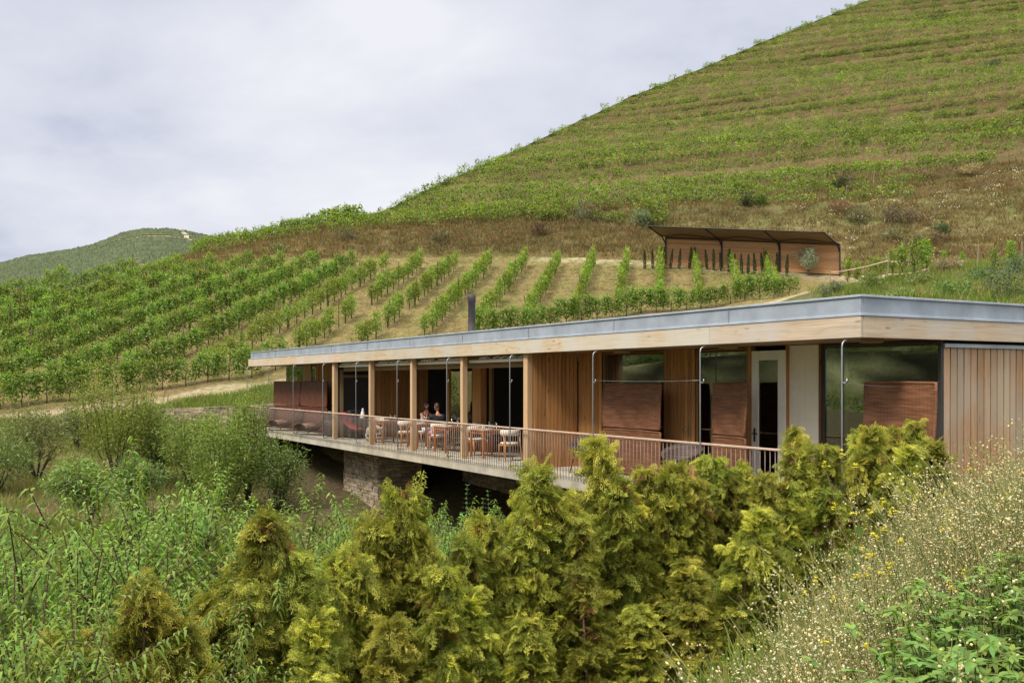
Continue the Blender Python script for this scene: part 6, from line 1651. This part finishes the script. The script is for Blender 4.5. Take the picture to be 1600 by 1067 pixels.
# ------------------------------------------------------------------ flowering grasses on the bank at the lower right
def grass_clump(ns, h_, seedy=True, green=False):
    g_ = Geo(); stem_c = np.array((.36, .34, .14)) if not green else np.array((.17, .22, .06))
    for s_ in range(ns):
        b0 = np.array((rng.normal() * .09, rng.normal() * .09, 0)); H = h_ * rng.uniform(.6, 1.1); ln = rng.normal(size=2) * .26 * H
        u_ = np.linspace(0, 1, 5)[:, None]; path = b0 + np.concatenate([ln[None] * u_ ** 1.8, H * u_ * (1 - .06 * u_)], 1)
        rod(g_, path, .0022, .0012, stem_c * rng.uniform(.8, 1.2), 3)
        if seedy:
            m = rng.integers(6, 13); f_ = rng.uniform(.66, 1.0, m)[:, None]; P = b0 + np.concatenate([ln[None] * f_ ** 1.8, H * f_ * (1 - .06 * f_)], 1)
            off = rand_dir(m) * rng.uniform(.012, .05, (m, 1)); Q = P + off; Q[:, 2] -= .008
            L_ = rng.uniform(.009, .018, m)[:, None]; wd2 = L_ * .29; dn = unit(off * .4 + np.array((0, 0, -1.0)) * rng.uniform(.1, .5, (m, 1)) + rng.normal(size=(m, 3)) * .25); e1 = unit(np.cross(dn, rand_dir(m))); e2 = np.cross(dn, e1)
            V = np.stack([Q - dn * L_ / 2, Q + e1 * wd2, Q + e2 * wd2, Q - e1 * wd2, Q - e2 * wd2, Q + dn * L_ / 2], 1); i = np.arange(m)[:, None] * 6
            T = np.concatenate([i + np.array(t3) for t3 in ((0, 1, 2), (0, 2, 3), (0, 3, 4), (0, 4, 1), (5, 2, 1), (5, 3, 2), (5, 4, 3), (5, 1, 4))])
            c = np.repeat(jitc((.60, .53, .36) if rng.random() < .7 else (.46, .47, .27), m, .15, .08), 6, 0); g_.add(V.reshape(-1, 3), T, c)
            for a, b in zip(P, Q): g_.add([a, a + (.0015, 0, 0), b], [(0, 1, 2)], stem_c)
    n = 26; P = rng.normal(size=(n, 3)) * .08; P[:, 2] = 0; D = np.stack([rng.normal(size=n) * .5, rng.normal(size=n) * .5, np.ones(n)], 1)
    g_.add(*lances(P, D, rand_dir(n), h_ * rng.uniform(.35, .75, n), .008, jitc((.21, .27, .07) if rng.random() < .75 else (.34, .29, .14), n, .2, .1), .3, .1, 3))
    return g_.arrays()
BR = [grass_clump(9, .75) for _ in range(5)] + [grass_clump(10, .65, False) for _ in range(2)] + [grass_clump(8, .65, False, True) for _ in range(2)] + [grass_clump(10, .68, True, True)]
places = []
while len(places) < 1500:
    y = rng.uniform(2.3, 10.5) if rng.random() < .35 else rng.uniform(2.5, 6.5); x = rng.uniform(.2, .56 * y + .6)
    lim = .50 + (y - 3.4) * .56
    if x < lim - rng.random() ** 3 * .35 or x < .3: continue
    if y < 3.7 and x > .36 * y and rng.random() < .86: continue
    if math.sin(x * 5.1 + y * 2.3) * math.sin(y * 3.7 - x * 1.9) > .55 and rng.random() < .8: continue
    places.append((x, y, hz(x, y) - .02, rng.random() * 6, rng.uniform(.7, 1.2) * (.8 if x < lim + .3 else 1) , rng.integers(0, 10)))
merged('quaking_grass', places, BR, M['grass'], 'dry quaking grass with pale nodding seed heads on the near right bank', 'grass')
# green undergrowth at the foot of the grasses and hedge
places = [(x, y, hz(x, y) - .02, rng.random() * 6, rng.uniform(.35, .7), rng.integers(0, 4)) for x, y in [(rng.uniform(-11, 8), rng.uniform(2.0, 19)) for _ in range(5200)]]
merged('undergrowth', places, TG, M['grass'], 'green undergrowth beneath the hedge and saplings', 'undergrowth')

def mustard(h_):
    g_ = Geo(); t_ = Geo(); f_ = []
    for s_ in range(2):
        a = rng.random() * 6.28; lean = rng.uniform(.1, .4); tip = np.array((math.cos(a) * lean * h_, math.sin(a) * lean * h_, h_ * rng.uniform(.75, 1.0))); rod(t_, [(0, 0, 0), tip * np.array((.35, .35, .5)), tip], .005, .002, np.array((1.2, 1.5, .5)), 4)
        ends = [tip] + [tip * u_ + rng.normal(size=3) * .05 + np.array((0, 0, .05)) for u_ in rng.uniform(.6, .95, 1)]
        for e_ in ends[1:]: rod(t_, [e_ * .8, e_], .003, .0015, np.array((1.2, 1.5, .5)), 3)
        for e_ in ends:
            fl = Geo()
            for q_ in range(7):
                c = e_ + rng.normal(size=3) * .006; k4 = np.arange(4) * 1.571 + rng.random() * 3; D = np.stack([np.cos(k4), np.sin(k4), np.full(4, .35)], 1) + rng.normal(size=3) * .3
                fl.add(*kites(np.tile(c, (4, 1)), D, np.tile((0, 0, 1.0), (4, 1)), .0115, .010, jitc((.66, .57, .05), 4, .06, .02), .1, .6))
            f_.append(fl.mesh('mustard_flower', M['grass']))
        m = 8; u_ = rng.uniform(.1, .6, m)[:, None]; P = tip * u_ * np.array((.6, .6, 1)); g_.add(*lances(P, rand_dir(m) + (0, 0, .3), rand_dir(m), .09, .028, jitc((.12, .17, .045), m), .4, .2, 3))
    return g_.mesh('mustard_leaves', M['peach']), t_.mesh('mustard_stem', M['bark']), f_
MU = [mustard(.95), mustard(1.0), mustard(.9)]
for k, (p, yt, d) in enumerate([(1240, 878, 4.6), (1293, 838, 4.8), (1330, 757, 5.4), (1357, 672, 6.0), (1365, 762, 5.2), (1385, 800, 4.6), (1422, 756, 5.0), (1440, 790, 4.5), (1462, 770, 5.6), (1500, 805, 4.2), (1541, 790, 4.6), (1575, 735, 5.2), (1462, 860, 3.8), (1320, 968, 3.4), (1510, 700, 6.2), (1548, 750, 4.4)]):
    x = (p - 800) / F * d; z = hz(x, d); o = empty('wild_mustard', (x, d, z), rnd.random() * 6, max(.6, min(1.7, (EYE - (yt - 595) / F * d - z) / .95)))
    tag(o, 'yellow flowering wild mustard, %s from the left in the dry grass' % ordinal(sorted([1240, 1293, 1330, 1357, 1365, 1385, 1422, 1440, 1462.1, 1500, 1541, 1575, 1462, 1320, 1510, 1548]).index(p if not (p == 1462 and d > 5) else 1462.1) + 1), 'wildflower', 'yellow mustard in the dry grass')
    i = k % 3; link('foliage', MU[i][0], o); link('stem', MU[i][1], o)
    for fm_ in MU[i][2]: link('flower_head', fm_, o)
def lupin(h_):
    g_ = Geo(); t_ = Geo()
    for s_ in range(64):
        a = rng.random() * 6.28; r_ = rng.uniform(.03, .30); z = h_ * rng.uniform(.35, 1.0); c = np.array((math.cos(a) * r_, math.sin(a) * r_, z)); rod(t_, [(c[0] * .2, c[1] * .2, z * .35), c], .003, .002, np.array((.9, 1.5, .5)), 3)
        n = 7; k = np.arange(n) * 2 * np.pi / n + rng.random() * 3; tl = rng.normal(size=2) * .35; D = np.stack([np.cos(k), np.sin(k), tl[0] * np.cos(k) + tl[1] * np.sin(k) + .15], 1)
        g_.add(*lances(np.tile(c, (n, 1)), D, np.tile((0, 0, 1.0), (n, 1)), .050, .019, jitc((.135, .21, .042), n, .25, .1), .22, .22, 3))
    rod(t_, [(0, 0, 0), (.01, 0, h_ * .9)], .007, .004, np.array((.9, 1.4, .5)), 5)
    return g_.mesh('lupin_leaves', M['peach']), t_.mesh('lupin_stem', M['bark'])
LU = [lupin(.8), lupin(.75)]
lp = [(1450, 990, 3.0), (1500, 930, 3.2), (1540, 880, 3.5), (1585, 850, 3.6), (1530, 1000, 2.8), (1590, 960, 3.0), (1440, 905, 3.6), (1600, 1030, 2.7), (1480, 1050, 2.7), (1560, 940, 3.2), (1560, 1040, 2.6), (1515, 965, 3.0), (1570, 900, 3.3), (1600, 900, 3.2), (1475, 960, 3.2), (1500, 1025, 2.75), (1405, 1010, 3.0)]
lp.sort()
for k, (p, yt, d) in enumerate(lp):
    x = (p - 800) / F * d; z = hz(x, d); o = empty('leafy_plant', (x, d, z), rnd.random() * 6, max(.5, (EYE - (yt - 595) / F * d - z) / .8))
    tag(o, 'bright green plant with fingered leaves, %s from the left at the lower right corner' % ordinal(k + 1), 'leafy plant', 'fingered green plants at the lower right'); link('foliage', LU[k % 2][0], o); link('stem', LU[k % 2][1], o)
